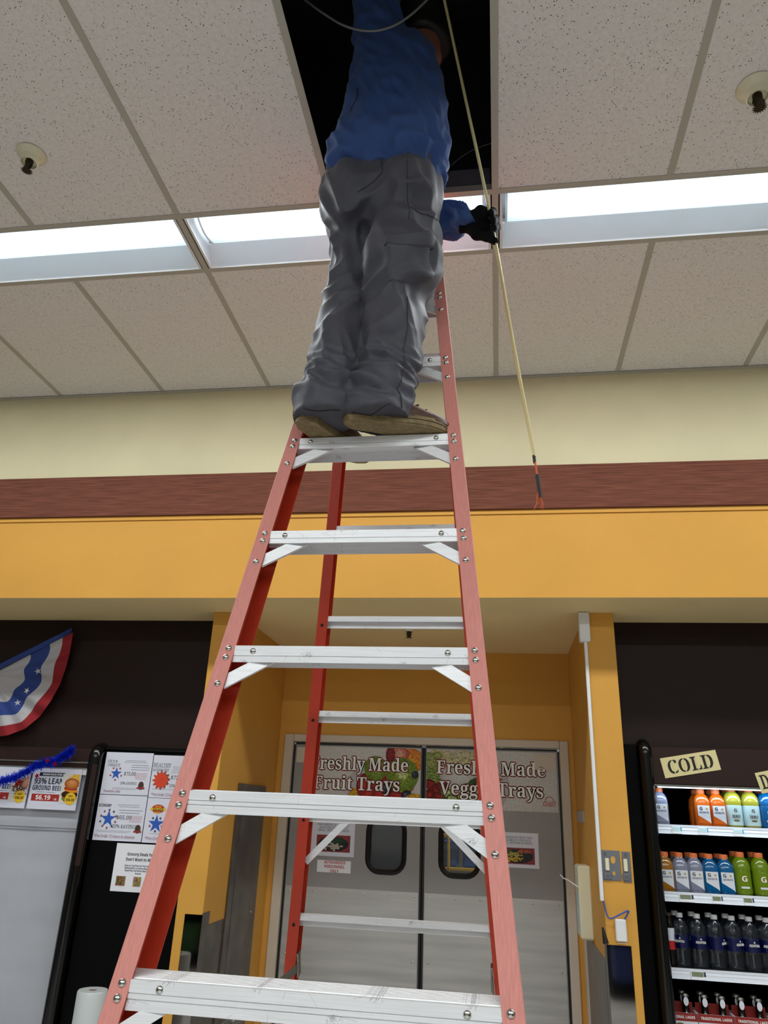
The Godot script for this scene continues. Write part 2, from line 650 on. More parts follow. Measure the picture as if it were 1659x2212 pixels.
func build_room() -> void:
	# floor tiles of the store
	var fl := structure("floor")
	span("slab", V(XL - 0.1, -EYE - 0.1, -6.9), V(XR + 0.1, -EYE - 0.006, ZB + 0.1), 0, M.floor_dark, fl)
	var tl := box_mesh(Vector3(0.908, 0.006, 0.908), 0.0015)
	for ix in 9:
		for iz in 12:
			part("floor_tile", tl, M.floor if (ix + iz) % 2 == 0 else M.floor_dark, fl, Transform3D(Basis.IDENTITY, V(XL + 0.46 + ix * 0.91, -EYE - 0.003, ZB - 0.46 - iz * 0.91)))
	# suspended ceiling: tiles that rest on the tees
	var ce := structure("ceiling")
	var zr := [[WALL, LIGHT_FAR], [LIGHT_NEAR, -0.87], [-0.87, 0.35], [0.35, 1.26], [1.57, 2.79], [2.79, 4.31], [4.62, ZB]]
	for r in zr.size():
		for k in range(-7, 6):
			if r == 1 and k == -1:
				continue                       # the open bay
			var x0 := TILE_X0 + TILE * k
			var z0: float = zr[r][0]
			var z1: float = zr[r][1]
			var sz := Vector3(TILE - 0.008, 0.016, z1 - z0 - 0.008)
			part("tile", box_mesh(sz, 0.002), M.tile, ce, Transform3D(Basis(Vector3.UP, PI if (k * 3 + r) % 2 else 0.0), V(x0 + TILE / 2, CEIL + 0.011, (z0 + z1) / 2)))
	# tees: main runners across, cross tees between
	var tee := PackedVector2Array([Vector2(-0.012, 0), Vector2(0.012, 0), Vector2(0.012, 0.0025), Vector2(0.001, 0.0025), Vector2(0.001, 0.038), Vector2(-0.001, 0.038), Vector2(-0.001, 0.0025), Vector2(-0.012, 0.0025)])
	var zc := [LIGHT_FAR, LIGHT_NEAR, -0.87, 0.35, 1.26, 1.57, 2.79, 4.31, 4.62]
	for z in zc:
		var g := Geo.new()
		g.extrude(tee, V(XL, CEIL, z), V(XR, CEIL, z), Vector3(0, 0, 1), Vector3.UP)
		part("main_runner", g, M.tee, ce)
	var segs := zr.duplicate()
	for k in range(-7, 7):
		var x := TILE_X0 + TILE * k
		for s in segs:
			var g := Geo.new()
			g.extrude(tee, V(x, CEIL + 0.0006, s[0] + 0.0121), V(x, CEIL + 0.0006, s[1] - 0.0121), Vector3(1, 0, 0), Vector3.UP)
			part("cross_tee", g, M.tee, ce)
		if posmod(k, 2) == 0:
			for zz in [[LIGHT_FAR, LIGHT_NEAR], [1.26, 1.57], [4.31, 4.62]]:
				var g := Geo.new()
				g.extrude(tee, V(x, CEIL + 0.0006, zz[0] + 0.0121), V(x, CEIL + 0.0006, zz[1] - 0.0121), Vector3(1, 0, 0), Vector3.UP)
				part("cross_tee", g, M.tee, ce)
	var wa := Geo.new()
	wa.extrude(PackedVector2Array([Vector2(0, 0), Vector2(0.022, 0), Vector2(0.022, 0.0015), Vector2(0.0015, 0.0015), Vector2(0.0015, 0.022), Vector2(0, 0.022)]), V(XL, CEIL - 0.002, WALL + 0.0005), V(XR, CEIL - 0.002, WALL + 0.0005), Vector3(0, 0, 1), Vector3.UP)
	part("wall_angle", wa, M.tee, ce)
	# space above the ceiling: roof deck and its walls
	var top := CEIL + 2.8
	span("roof_deck", V(XL - 0.1, top, -5.0), V(XR + 0.1, top + 0.1, ZB + 0.1), 0, M.roof_steel, ce)
	# bulkhead
	var wb := structure("wall_back")
	var y1 := 1.602; var y2 := 1.374
	span("upper_paint", V(XL, y2 + 0.1, WALL - 0.12), V(XR, CEIL + 0.03, WALL), 0, M.cream, wb)
	span("bare_board", V(XL, CEIL + 0.03, WALL - 0.12), V(XR, top, WALL - 0.004), 0, M.roof_steel, wb)
	span("lower_paint", V(XL, SOFFIT, WALL - 0.12), V(XR, y2 + 0.1, WALL), 0, M.ochre, wb)
	span("soffit", V(XL, SOFFIT, ALCOVE_Z - 0.02), V(XR, SOFFIT + 0.05, WALL - 0.12), 0, M.soffit, wb)
	span("soffit_edge", V(XL, SOFFIT - 0.0004, WALL - 0.12), V(XR, SOFFIT, WALL - 0.0004), 0, M.soffit, wb)
	var tr := structure("trim_1")
	tr.set_meta("label", "long brown wood board between cream and ochre paint")
	span("board", V(XL, y2, WALL), V(XR, y1, WALL + 0.019), 0.0015, M.wood, tr)
	span("ledge", V(XL, y2 - 0.022, WALL), V(XR, y2 - 0.0004, WALL + 0.007), 0.001, M.ochre, tr)
	# side and rear walls of the store
	var wl := structure("wall_left")
	span("paint", V(XL - 0.1, -EYE, -5.0), V(XL, top, ZB), 0, M.store_wall, wl)
	var wr := structure("wall_right")
	span("paint", V(XR, -EYE, -5.0), V(XR + 0.1, top, ZB), 0, M.store_wall, wr)
	var we := structure("wall_rear")
	span("paint", V(XL - 0.1, -EYE, ZB), V(XR + 0.1, top, ZB + 0.1), 0, M.store_wall, we)
	# piers either side of the alcove
	var pl := structure("wall_alcove_left")
	span("pier", V(-1.455, -EYE, ALCOVE_Z), V(-1.328, SOFFIT, PIER_Z), 0.002, M.ochre, pl)
	var pr := structure("wall_alcove_right")
	span("pier", V(0.438, -EYE, ALCOVE_Z), V(0.568, SOFFIT, PIER_Z), 0.002, M.ochre, pr)
	var pb := structure("wall_alcove_back")
	span("head", V(-1.328, 0.427, ALCOVE_Z - 0.1), V(0.438, SOFFIT, ALCOVE_Z), 0, M.ochre, pb)
	span("cheek", V(-1.328, -EYE, ALCOVE_Z - 0.1), V(-1.29, 0.427, ALCOVE_Z), 0, M.ochre, pb)
	span("cheek", V(0.408, -EYE, ALCOVE_Z - 0.1), V(0.438, 0.427, ALCOVE_Z), 0, M.ochre, pb)
	# fascias above the cold cases
	var fa := structure("wall_fascia_left")
	span("panel", V(XL, 0.25, FASCIA_Z - 0.03), V(-1.455, SOFFIT, FASCIA_Z), 0, M.fascia, fa)
	var fb := structure("wall_fascia_right")
	span("panel", V(0.568, 0.338, FASCIA_Z - 0.03), V(XR, SOFFIT, FASCIA_Z), 0, M.fascia, fb)
	var wbk := structure("wall_stockroom")
	span("paint", V(XL, -EYE, -6.9), V(XR, SOFFIT + 0.05, -6.8), 0, M.store_wall, wbk)
	span("ceiling_board", V(XL, SOFFIT, -6.9), V(XR, SOFFIT + 0.05, ALCOVE_Z - 0.1), 0, M.store_wall, wbk)
	span("side_board", V(XL - 0.1, -EYE, -6.9), V(XL, SOFFIT, -5.0), 0, M.store_wall, wbk)
	span("side_board", V(XR, -EYE, -6.9), V(XR + 0.1, SOFFIT, -5.0), 0, M.store_wall, wbk)
	span("partition", V(XL, -EYE, ALCOVE_Z - 0.1), V(-1.328, SOFFIT, ALCOVE_Z - 0.04), 0, M.store_wall, wbk)
	span("partition", V(0.438, -EYE, ALCOVE_Z - 0.1), V(XR, SOFFIT, ALCOVE_Z - 0.04), 0, M.store_wall, wbk)
	var wp := structure("wall_plenum")
	span("paint", V(XL, SOFFIT + 0.05, -5.0), V(XR, top, -4.95), 0, M.roof_steel, wp)

func make_fixture() -> Node3D:   # recessed one by four troffer, origin at the centre of its opening
	var f := thing("ceiling_light", "recessed white fluorescent ceiling light with curved glowing lens", "ceiling light", Vector3.ZERO, "row of recessed fluorescent ceiling lights")
	var L := 1.186
	var h := 0.143
	# pan: two sloped sides and a back
	var D := 0.078
	var zn := h - 0.022; var zfr := -h + 0.062
	var near := Geo.new()
	near.extrude(PackedVector2Array([Vector2(h, 0), Vector2(zn, D), Vector2(zn + 0.0015, D), Vector2(h + 0.0005, 0)]), Vector3(-L / 2, 0, 0), Vector3(L / 2, 0, 0), Vector3(0, 0, 1), Vector3.UP)
	part("side_panel", near, M.white, f)
	span("outer_side", Vector3(-L / 2, 0.004, h + 0.0008), Vector3(L / 2, D + 0.05, h + 0.002), 0, M.housing, f)
	span("outer_side", Vector3(-L / 2, 0.004, -h - 0.002), Vector3(L / 2, D + 0.05, -h - 0.0008), 0, M.housing, f)
	var far := Geo.new()
	far.extrude(PackedVector2Array([Vector2(-h, 0), Vector2(zfr, D), Vector2(zfr - 0.0015, D), Vector2(-h - 0.0005, 0)]), Vector3(-L / 2, 0, 0), Vector3(L / 2, 0, 0), Vector3(0, 0, 1), Vector3.UP)
	part("side_panel", far, M.white, f)
	span("housing", Vector3(-L / 2, D + 0.02, -h), Vector3(L / 2, D + 0.05, h), 0.004, M.housing, f)
	span("housing_side", Vector3(-L / 2, D, -h), Vector3(L / 2, D + 0.0198, zfr - 0.002), 0, M.housing, f)
	span("housing_side", Vector3(-L / 2, D, zn + 0.002), Vector3(L / 2, D + 0.0198, h), 0, M.housing, f)
	for s: float in [-1.0, 1.0]:
		var e := Geo.new()
		e.extrude(PackedVector2Array([Vector2(-h, 0), Vector2(h, 0), Vector2(zn, D), Vector2(zn, D + 0.0195), Vector2(zfr, D + 0.0195), Vector2(zfr, D)]), Vector3(s * L / 2, 0, 0), Vector3(s * (L / 2 - 0.010), 0, 0), Vector3(0, 0, 1), Vector3.UP)
		part("end_plate", e, M.white, f)
	# the tube, and the arched lens in front of it
	var zc := (zn + zfr) / 2
	var tb := Geo.new()
	tb.tube([Vector3(-L / 2 + 0.05, D + 0.002, zc), Vector3(L / 2 - 0.05, D + 0.002, zc)], 0.0125, 12)
	part("lamp_tube", tb, M.tube_glow, f)
	var nu := 15
	var arc := func(t: float) -> Vector2: return Vector2(lerpf(zfr, zn, t), D - 0.001 - 0.026 * sin(PI * t))
	var lens := Geo.new()
	var pts := []
	for sx: float in [-1.0, 1.0]:
		for k in nu:
			var a: Vector2 = arc.call(float(k) / (nu - 1))
			pts.append(Vector3(sx * (L / 2 - 0.028), a.y, a.x))
	lens.grid(pts, nu, 2, false, false)
	part("lens", lens, M.lens, f)
	for s: float in [-1.0, 1.0]:
		var rim := Geo.new()
		var pa := []
		for k in nu:
			var a: Vector2 = arc.call(float(k) / (nu - 1))
			pa.append(Vector3(s * (L / 2 - 0.027), a.y - 0.001, a.x))
		rim.tube(pa, 0.004, 5)
		part("lens_cap", rim, M.white, f)
	return f

func build_lights() -> void:
	var first: Node3D = null
	for r in ROWS.size():
		for k: int in [-6, -4, -2, 0, 2, 4]:
			var x := TILE_X0 + TILE * (k + 1)
			var at := V(x, CEIL + 0.001, ROWS[r])
			if first == null:
				first = make_fixture()
				first.position = at
			else:
				drop(first, at)
			var a := AreaLight3D.new()
			a.name = "fluorescent_light"
			a.area_size = Vector2(1.10, 0.19)
			a.light_energy = LAMP_ENERGY * ROW_POWER[r]
			a.light_color = LAMP_COLOR
			a.set("area_range", 14.0)
			a.shadow_enabled = true
			a.rotation_degrees = Vector3(-90, 0, 0)
			a.position = at + Vector3(0, 0.006, 0.02)
			add_child(a, true)

# ---------------------------------------------------------------- stepladder
const STEP := 0.2925
const LEAN := 0.2932
const RLEAN := 0.19
func lad_y(k: float) -> float: return -0.268 + STEP * k
func lad_z(y: float) -> float: return -1.337 - LEAN * (y + 0.268)
func lad_xl(y: float) -> float: return -0.5968 + 0.0896 * (y + 0.268) - 0.0045 * (y + 0.268)
func lad_xr(y: float) -> float: return -0.0008 - 0.0896 * (y + 0.268) - 0.0045 * (y + 0.268)
func rear_z(y: float) -> float: return -2.243 + RLEAN * (y - 0.876)
func rear_xl(y: float) -> float: return -0.514 + 0.070 * (y - 0.876)
func rear_xr(y: float) -> float: return -0.123 - 0.0785 * (y - 0.876)

func channel(f: float, d: float, t: float) -> PackedVector2Array:
	return PackedVector2Array([Vector2(0, 0), Vector2(f - 0.002, 0), Vector2(f, 0.002), Vector2(f, d - 0.002), Vector2(f - 0.002, d), Vector2(0, d), Vector2(0, d - t), Vector2(f - t, d - t), Vector2(f - t, t), Vector2(0, t)])

func build_ladder() -> void:
	var o := thing("stepladder", "tall red fibreglass stepladder with aluminium steps under the open ceiling bay", "ladder", V(-0.3, -EYE, -1.5))
	var off := -o.position
	var sh := Transform3D(Basis.IDENTITY, off)
	var y0 := -EYE + 0.02
	var y1 := lad_y(8) - 0.01
	var back := Vector3(0, -LEAN, -1).normalized()
	var face := -back
	var F := 0.035
	for s: float in [-1.0, 1.0]:
		var xa := lad_xl(y0) if s < 0 else lad_xr(y0)
		var xb := lad_xl(y1) if s < 0 else lad_xr(y1)
		var a := V(xa, y0, lad_z(y0))
		var b := V(xb, y1, lad_z(y1))
		var g := Geo.new()
		g.extrude(channel(F, 0.086, 0.004), a + back * 0.0015, b + back * 0.0015, Vector3(s, 0, 0), back)
		var rail := part("front_rail", g, M.fibre, o, sh)
		rail.set_meta("label", "dark red inside of a sun-faded front rail")
		var fg := Geo.new()
		fg.extrude(PackedVector2Array([Vector2(0, 0), Vector2(F - 0.002, 0), Vector2(F, 0.0018), Vector2(F, 0.0025), Vector2(0, 0.0025)]), a, b, Vector3(s, 0, 0), back)
		part("flange_face", fg, M.fibre_faded, rail)
		var ft := Geo.new()
		ft.extrude(channel(F + 0.006, 0.094, 0.006), V(xa, -EYE, lad_z(y0) + 0.01) - Vector3(s * 0.001, 0, 0), V(xa, y0 + 0.07, lad_z(y0 + 0.07)) + face * 0.004, Vector3(s, 0, 0), Vector3(0, 0, -1))
		part("shoe", ft, M.rubber, rail)
		# rear rail
		var rb := Vector3(0, RLEAN, -1).normalized()
		var ya := y0
		var yb := 1.95
		var ra := V(rear_xl(ya) if s < 0 else rear_xr(ya), ya, rear_z(ya))
		var rt := V(rear_xl(yb) if s < 0 else rear_xr(yb), yb, rear_z(yb))
		var gr := Geo.new()
		gr.extrude(channel(0.034, 0.058, 0.0035), ra, rt, Vector3(s, 0, 0), rb)
		var rr := part("rear_rail", gr, M.fibre, o, sh)
		for k in range(-3, 8):
			var yk := 0.876 - STEP * k - 0.03
			if yk > 1.9 or yk < -1.35:
				continue
			var hg := Geo.new()
			var hx := (rear_xl(yk) if s < 0 else rear_xr(yk)) + s * 0.017
			hg.lathe([Vector2(0.0052, 0), Vector2(0.0048, 0.0012), Vector2(0.0002, 0.0013)], V(hx, yk, rear_z(yk)), -rb, 8)
			part("hole_disc", hg, M.hole, rr)  # small raised disc in the dark hole colour
		var fo := Geo.new()
		fo.box(Vector3.ZERO, Vector3(0.042, 0.08, 0.07), 0.004, Basis(Vector3.RIGHT, -atan(RLEAN)))
		part("shoe", fo, M.rubber, rr, Transform3D(Basis.IDENTITY, V((rear_xl(ya) if s < 0 else rear_xr(ya)) + s * 0.017, ya + 0.026, rear_z(ya) - 0.03)))
		# spreader between the rails
		var sp := Geo.new()
		var sy := -0.46
		var sx0 := (lad_xl(sy) if s < 0 else lad_xr(sy)) - s * 0.004
		var sx1 := (rear_xl(sy) if s < 0 else rear_xr(sy)) - s * 0.006
		var p0 := V(sx0, sy - 0.005, lad_z(sy) - 0.05)
		var p1 := V(sx1, sy + 0.02, rear_z(sy) - 0.02)
		var pm := (p0 + p1) * 0.5
		for e in [[p0, pm], [pm - Vector3(s * 0.005, 0, 0), p1]]:
			sp.extrude(PackedVector2Array([Vector2(-0.0015, -0.012), Vector2(0.0015, -0.012), Vector2(0.0015, 0.012), Vector2(-0.0015, 0.012)]), e[0], e[1], Vector3.RIGHT, Vector3.UP)
		sp.lathe([Vector2(0.008, -0.008), Vector2(0.008, 0.008), Vector2(0.0002, 0.0085)], pm, Vector3(-s, 0, 0), 10)
		sp.box(p1 + Vector3(-s * 0.002, 0.01, 0.01), Vector3(0.006, 0.07, 0.03), 0.002, Basis(Vector3.RIGHT, 0.35))
		part("spreader", sp, M.steel_dull, o, sh)
	# steps
	for k in range(-3, 8):
		var y := lad_y(k)
		var lip := lerpf(0.043, 0.031, clampf(k / 3.0, 0, 1))
		var z := lad_z(y) + 0.0005
		var xl := lad_xl(y - lip * 0.5)
		var xr := lad_xr(y - lip * 0.5)
		var sl := (lad_xl(y) - lad_xl(y - lip)) 
		var st := Geo.new()
		# front lip follows the slope of the rails at its ends
		var zb := lad_z(y - lip) - 0.0
		var A := V(lad_xl(y), y, z); var B := V(lad_xr(y), y, z)
		var C := V(lad_xr(y - lip), y - lip, z); var D := V(lad_xl(y - lip), y - lip, z)
		var fz := Vector3(0, 0, 0.003)
		# ribs: two shallow grooves pressed along the lip
		var cuts := [0.0, 0.42, 0.455, 0.62, 0.655, 1.0] if k <= 1 else [0.0, 0.60, 0.64, 1.0]
		for c in cuts.size() - 1:
			var t0: float = cuts[c]
			var t1: float = cuts[c + 1]
			var groove := t1 - t0 < 0.05
			var oz := Vector3(0, 0, 0.0022 if not groove else 0.0)
			st.quad(A.lerp(D, t0) + oz, B.lerp(C, t0) + oz, B.lerp(C, t1) + oz, A.lerp(D, t1) + oz, Vector3(0, 0, 1))
			if c > 0:
				st.quad(A.lerp(D, t0), B.lerp(C, t0), B.lerp(C, t0) + fz * 0.73, A.lerp(D, t0) + fz * 0.73, Vector3(0, -1 if groove else 1, 0))
		var dz := Vector3(0, 0, -0.0018)
		st.quad(A + dz, B + dz, C + dz, D + dz, Vector3(0, 0, -1))
		st.quad(D + dz, C + dz, C + fz * 0.73, D + fz * 0.73, Vector3.DOWN)
		st.quad(A, D, D + dz, A + dz, Vector3.LEFT)
		st.quad(B, C, C + dz, B + dz, Vector3.RIGHT)
		# tread: plate with raised ribs, and a rear lip
		var depth := 0.084
		var web := 0.0295
		var tx0 := lad_xl(y) - web
		var tx1 := lad_xr(y) + web
		var prof := PackedVector2Array()
		prof.append(Vector2(0.0045, 0))
		var nrib := 9
		for r in nrib:
			var q0 := 0.006 + (depth - 0.010) * r / nrib
			var q1 := 0.006 + (depth - 0.010) * (r + 0.55) / nrib
			prof.append_array(PackedVector2Array([Vector2(q0, 0), Vector2(q0 + 0.0008, 0.0018), Vector2(q1, 0.0018), Vector2(q1 + 0.0008, 0)]))
		prof.append_array(PackedVector2Array([Vector2(depth, 0), Vector2(depth, -0.030), Vector2(depth - 0.002, -0.030), Vector2(depth - 0.002, -0.003), Vector2(0.0045, -0.003)]))
		st.extrude(prof, V(tx0, y, z - 0.002), V(tx1, y, z - 0.002), Vector3(0, 0, -1), Vector3.UP)
		st.extrude(PackedVector2Array([Vector2(-0.0022, 0), Vector2(0.0046, 0), Vector2(0.0046, -0.003), Vector2(-0.0022, -0.003)]), V(lad_xl(y) + 0.0004, y, z - 0.002), V(lad_xr(y) - 0.0004, y, z - 0.002), Vector3(0, 0, -1), Vector3.UP)
		var step := part("step", st, M.alu, o, sh)
		var riv := Geo.new()
		for s: float in [-1.0, 1.0]:
			var ix := (lad_xl(y - 0.012) if s < 0 else lad_xr(y - 0.012)) - s * lerpf(0.052, 0.03, clampf(k / 4.0, 0, 1))
			var d := Geo.new()
			d.dome(V(ix, y - 0.0115, z + 0.002), Vector3(0, 0, 1), 0.0068, 0.0045)
			part("rivet", d, M.steel_rivet, step)
			# rivets through the rail, and the knee brace with its own
			for yy: float in [y - 0.006, y - 0.0265, y - 0.084]:
				var e := Geo.new()
				var ex := (lad_xl(yy) if s < 0 else lad_xr(yy)) + s * 0.014
				e.dome(V(ex, yy, lad_z(yy)) + face * 0.0003, face, 0.0072, 0.0055)
				part("rivet", e, M.steel_rivet, step)
			var br := Geo.new()
			var yb := y - 0.082
			var bx := (lad_xl(yb) if s < 0 else lad_xr(yb)) + s * 0.01
			var tx := (lad_xl(y) if s < 0 else lad_xr(y)) - s * 0.082
			var pa := V(bx, yb, lad_z(yb) - 0.008)
			var pb := V(tx, y - 0.019, z - 0.012)
			var dir := (pb - pa).normalized()
			var across := dir.cross(Vector3(0, 0, 1)).normalized()
			br.extrude(PackedVector2Array([Vector2(-0.0125, -0.001), Vector2(0.0125, -0.001), Vector2(0.0125, 0.001), Vector2(-0.0125, 0.001)]), pa, pb, across, Vector3(0, 0, 1))
			br.extrude(PackedVector2Array([Vector2(0.0105, -0.008), Vector2(0.0125, -0.008), Vector2(0.0125, 0), Vector2(0.0105, 0)]), pa, pb, across * -s, Vector3(0, 0, 1))
			part("knee_brace", br, M.alu, step)
	# top cap
	var cap := Geo.new()
	var yc := lad_y(8)
	cap.box(V(-0.318, yc - 0.02, (lad_z(yc) + rear_z(yc)) * 0.5 - 0.05), Vector3(0.27, 0.045, 0.15), 0.008)
	part("top_cap", cap, M.fibre, o, sh)
	# rear bars
	for k in range(-3, 8):
		var y := 0.876 - STEP * k
		if y > 1.8 or y < -1.3:
			continue
		var z := rear_z(y)
		var b := Geo.new()
		b.extrude(PackedVector2Array([Vector2(0, 0), Vector2(0.028, 0.0), Vector2(0.028, -0.034), Vector2(0.025, -0.034), Vector2(0.025, -0.004), Vector2(0.003, -0.004), Vector2(0.003, -0.017), Vector2(0, -0.017)]), V(rear_xl(y) - 0.028, y, z - 0.006), V(rear_xr(y) + 0.028, y, z - 0.006), Vector3(0, 0, -1), Vector3.UP)
		var bar := part("rear_bar", b, M.alu, o, sh)
		if k == 3 or k == 6:
			for s: float in [-1.0, 1.0]:
				var d := Geo.new()
				var yb := y - 0.15
				var pa := V((rear_xl(yb) if s < 0 else rear_xr(yb)) + s * 0.006, yb, rear_z(yb) - 0.03)
				var pb := V((rear_xl(y) if s < 0 else rear_xr(y)) - s * 0.13, y - 0.01, z - 0.03)
				var ac := (pb - pa).normalized().cross(Vector3(0, 0, 1)).normalized()
				d.extrude(PackedVector2Array([Vector2(-0.01, -0.0012), Vector2(0.01, -0.0012), Vector2(0.01, 0.0012), Vector2(-0.01, 0.0012)]), pa, pb, ac, Vector3(0, 0, 1))
				part("diagonal_brace", d, M.alu, bar)

# ---------------------------------------------------------------- soft bodies: tapered capsules joined smoothly, meshed as surface nets
class Soft:
	var a := PackedVector3Array()
	var ba := PackedVector3Array()
	var il := PackedFloat32Array()
	var ra := PackedFloat32Array()
	var rd := PackedFloat32Array()
	var sz := PackedFloat32Array()
	var blend := 0.03
	var cut_low := -100.0
	var cut_high := 100.0
	var grp := PackedInt32Array()   # limbs 1 and 2 meet in a crease, both join 0 smoothly
	var now := 0

	func bone(p: Vector3, q: Vector3, r0: float, r1: float, squash := 1.0) -> void:
		a.append(p); ba.append(q - p)
		il.append(1.0 / maxf((q - p).length_squared(), 1e-9))
		ra.append(r0); rd.append(r1 - r0); sz.append(squash); grp.append(now)

	func chain(pts: Array, rs: Array, squash := 1.0) -> void:
		for k in pts.size() - 1:
			bone(pts[k], pts[k + 1], rs[k], rs[k + 1], squash)

	func one(k: int, p: Vector3) -> float:
		var q := p - a[k]
		var t := clampf(q.dot(ba[k]) * il[k], 0.0, 1.0)
		q -= ba[k] * t
		q.z *= sz[k]
		return q.length() - ra[k] - rd[k] * t

	func at(p: Vector3, list: PackedInt32Array) -> float:
		var d := 1e3
		var dl := 1e3
		var dr := 1e3
		for k in list:
			var e := one(k, p)
			var g := grp[k]
			var f := d if g == 0 else (dl if g == 1 else dr)
			var h := blend - absf(f - e)
			f = minf(f, e)
			if h > 0.0:
				f -= h * h / (4.0 * blend)
			if g == 0: d = f
			elif g == 1: dl = f
			else: dr = f
		if dl < 500.0 or dr < 500.0:
			dl = minf(dl, dr)
			var h := blend - absf(d - dl)
			d = minf(d, dl)
			if h > 0.0:
				d -= h * h / (4.0 * blend)
		return maxf(maxf(d, cut_low - p.y), p.y - cut_high)

	func all() -> PackedInt32Array:
		return PackedInt32Array(range(a.size()))

	func normal_at(p: Vector3, list: PackedInt32Array) -> Vector3:
		var e := 0.004
		return Vector3(at(p + Vector3(e, 0, 0), list) - at(p - Vector3(e, 0, 0), list), at(p + Vector3(0, e, 0), list) - at(p - Vector3(0, e, 0), list), at(p + Vector3(0, 0, e), list) - at(p - Vector3(0, 0, e), list)).normalized()

	func trace(o: Vector3, d: Vector3) -> Vector3:
		var t := 1.0
		var l := all()
		d = d.normalized()
		var best := 1e3
		var bt := t
		for k in 70:
			var s := at(o + d * t, l)
			if s < best:
				best = s
				bt = t
			if s < 0.0008 or t > 4.0:
				break
			t += s * 0.9
		return o + d * bt

	func mesh_at(cell: float, bump = null) -> Geo:
		var lo := Vector3.ONE * 1e6
		var hi := -lo
		for k in a.size():
			var r := Vector3.ONE * (maxf(ra[k], ra[k] + rd[k]) + cell * 3 + 0.01)
			for e: Vector3 in [a[k], a[k] + ba[k]]:
				lo = lo.min(e - r); hi = hi.max(e + r)
		lo.y = maxf(lo.y, cut_low - cell * 2)
		hi.y = minf(hi.y, cut_high + cell * 2)
		var B := 8
		var nb := ((hi - lo) / (cell * B)).ceil()
		var nx := int(nb.x) * B + 2; var ny := int(nb.y) * B + 2
		var reach := cell * B * 0.87
		var where := {}
		var verts := PackedVector3Array()
		var edges := PackedInt32Array()
		var val := PackedFloat32Array()
		var N := B + 1
		val.resize(N * N * N)
		for bz in int(nb.z):
			for by in int(nb.y):
				for bx in int(nb.x):
					var o := lo + Vector3(bx, by, bz) * (cell * B)
					var c := o + Vector3.ONE * (cell * B * 0.5)
					var list := PackedInt32Array()
					var best := 1e3
					var ds := PackedFloat32Array()
					for k in a.size():
						var d := one(k, c)
						ds.append(d)
						best = minf(best, d)
					if best > reach + blend or best < -reach - blend and c.y - reach > cut_low and c.y + reach < cut_high:
						continue
					for k in a.size():
						if ds[k] < reach * 2.0 + blend + maxf(best, 0):
							list.append(k)
					var q := 0
					for z in N:
						for y in N:
							for x in N:
								val[q] = at(o + Vector3(x, y, z) * cell, list)
								q += 1
					for z in B:
						for y in B:
							for x in B:
								var m := x + N * (y + N * z)
								var v0 := val[m]; var v1 := val[m + 1]; var v2 := val[m + N]; var v3 := val[m + N + 1]
								var v4 := val[m + N * N]; var v5 := val[m + N * N + 1]; var v6 := val[m + N * N + N]; var v7 := val[m + N * N + N + 1]
								var mn := minf(minf(minf(v0, v1), minf(v2, v3)), minf(minf(v4, v5), minf(v6, v7)))
								if mn >= 0.0:
									continue
								var mx := maxf(maxf(maxf(v0, v1), maxf(v2, v3)), maxf(maxf(v4, v5), maxf(v6, v7)))
								if mx < 0.0:
									continue
								var s := Vector3.ZERO
								var cnt := 0
								var vv := [v0, v1, v2, v3, v4, v5, v6, v7]
								for e in 12:
									var i0: int = [0, 2, 4, 6, 0, 1, 4, 5, 0, 1, 2, 3][e]
									var i1: int = [1, 3, 5, 7, 2, 3, 6, 7, 4, 5, 6, 7][e]
									var f0: float = vv[i0]; var f1: float = vv[i1]
									if (f0 < 0.0) != (f1 < 0.0):
										var t := f0 / (f0 - f1)
										var p0 := Vector3(i0 & 1, (i0 >> 1) & 1, i0 >> 2)
										var p1 := Vector3(i1 & 1, (i1 >> 1) & 1, i1 >> 2)
										s += p0.lerp(p1, t)
										cnt += 1
								var gx := bx * B + x; var gy := by * B + y; var gz := bz * B + z
								var id := gx + nx * (gy + ny * gz)
								where[id] = verts.size()
								verts.append(o + (Vector3(x, y, z) + s / cnt) * cell)
								if (v0 < 0.0) != (v1 < 0.0): edges.append_array([id, 0, 1 if v0 < 0.0 else 0])
								if (v0 < 0.0) != (v2 < 0.0): edges.append_array([id, 1, 1 if v0 < 0.0 else 0])
								if (v0 < 0.0) != (v4 < 0.0): edges.append_array([id, 2, 1 if v0 < 0.0 else 0])
		var step := [1, nx, nx * ny]
		var idx := PackedInt32Array()
		var nrm := PackedVector3Array()
		nrm.resize(verts.size())
		for pass_ in 2:
			if pass_ == 1:
				if bump == null:
					break
				for k in verts.size():
					verts[k] += nrm[k].normalized() * bump.call(verts[k], nrm[k].normalized())
				nrm.fill(Vector3.ZERO)
			idx.clear()
			for e in range(0, edges.size(), 3):
				var u: int = step[(edges[e + 1] + 1) % 3]
				var w: int = step[(edges[e + 1] + 2) % 3]
				var id := edges[e]
				var q0: int = where.get(id, -1); var q1: int = where.get(id - u, -1); var q2: int = where.get(id - u - w, -1); var q3: int = where.get(id - w, -1)
				if q0 < 0 or q1 < 0 or q2 < 0 or q3 < 0:
					continue
				var m := (verts[q2] - verts[q0]).cross(verts[q3] - verts[q1])
				if edges[e + 2] == 1:    # inside towards outside along the axis
					idx.append_array([q0, q2, q1, q0, q3, q2])
				else:
					m = -m
					idx.append_array([q0, q1, q2, q0, q2, q3])
				nrm[q0] += m; nrm[q1] += m; nrm[q2] += m; nrm[q3] += m
		var g := Geo.new()
		g.v = verts
		g.i = idx
		for k in verts.size():
			g.n.append(nrm[k].normalized())
			g.t.append(Vector2(verts[k].x, verts[k].y))
		return g

var fold_a: FastNoiseLite
var fold_b: FastNoiseLite
var fold_c: FastNoiseLite

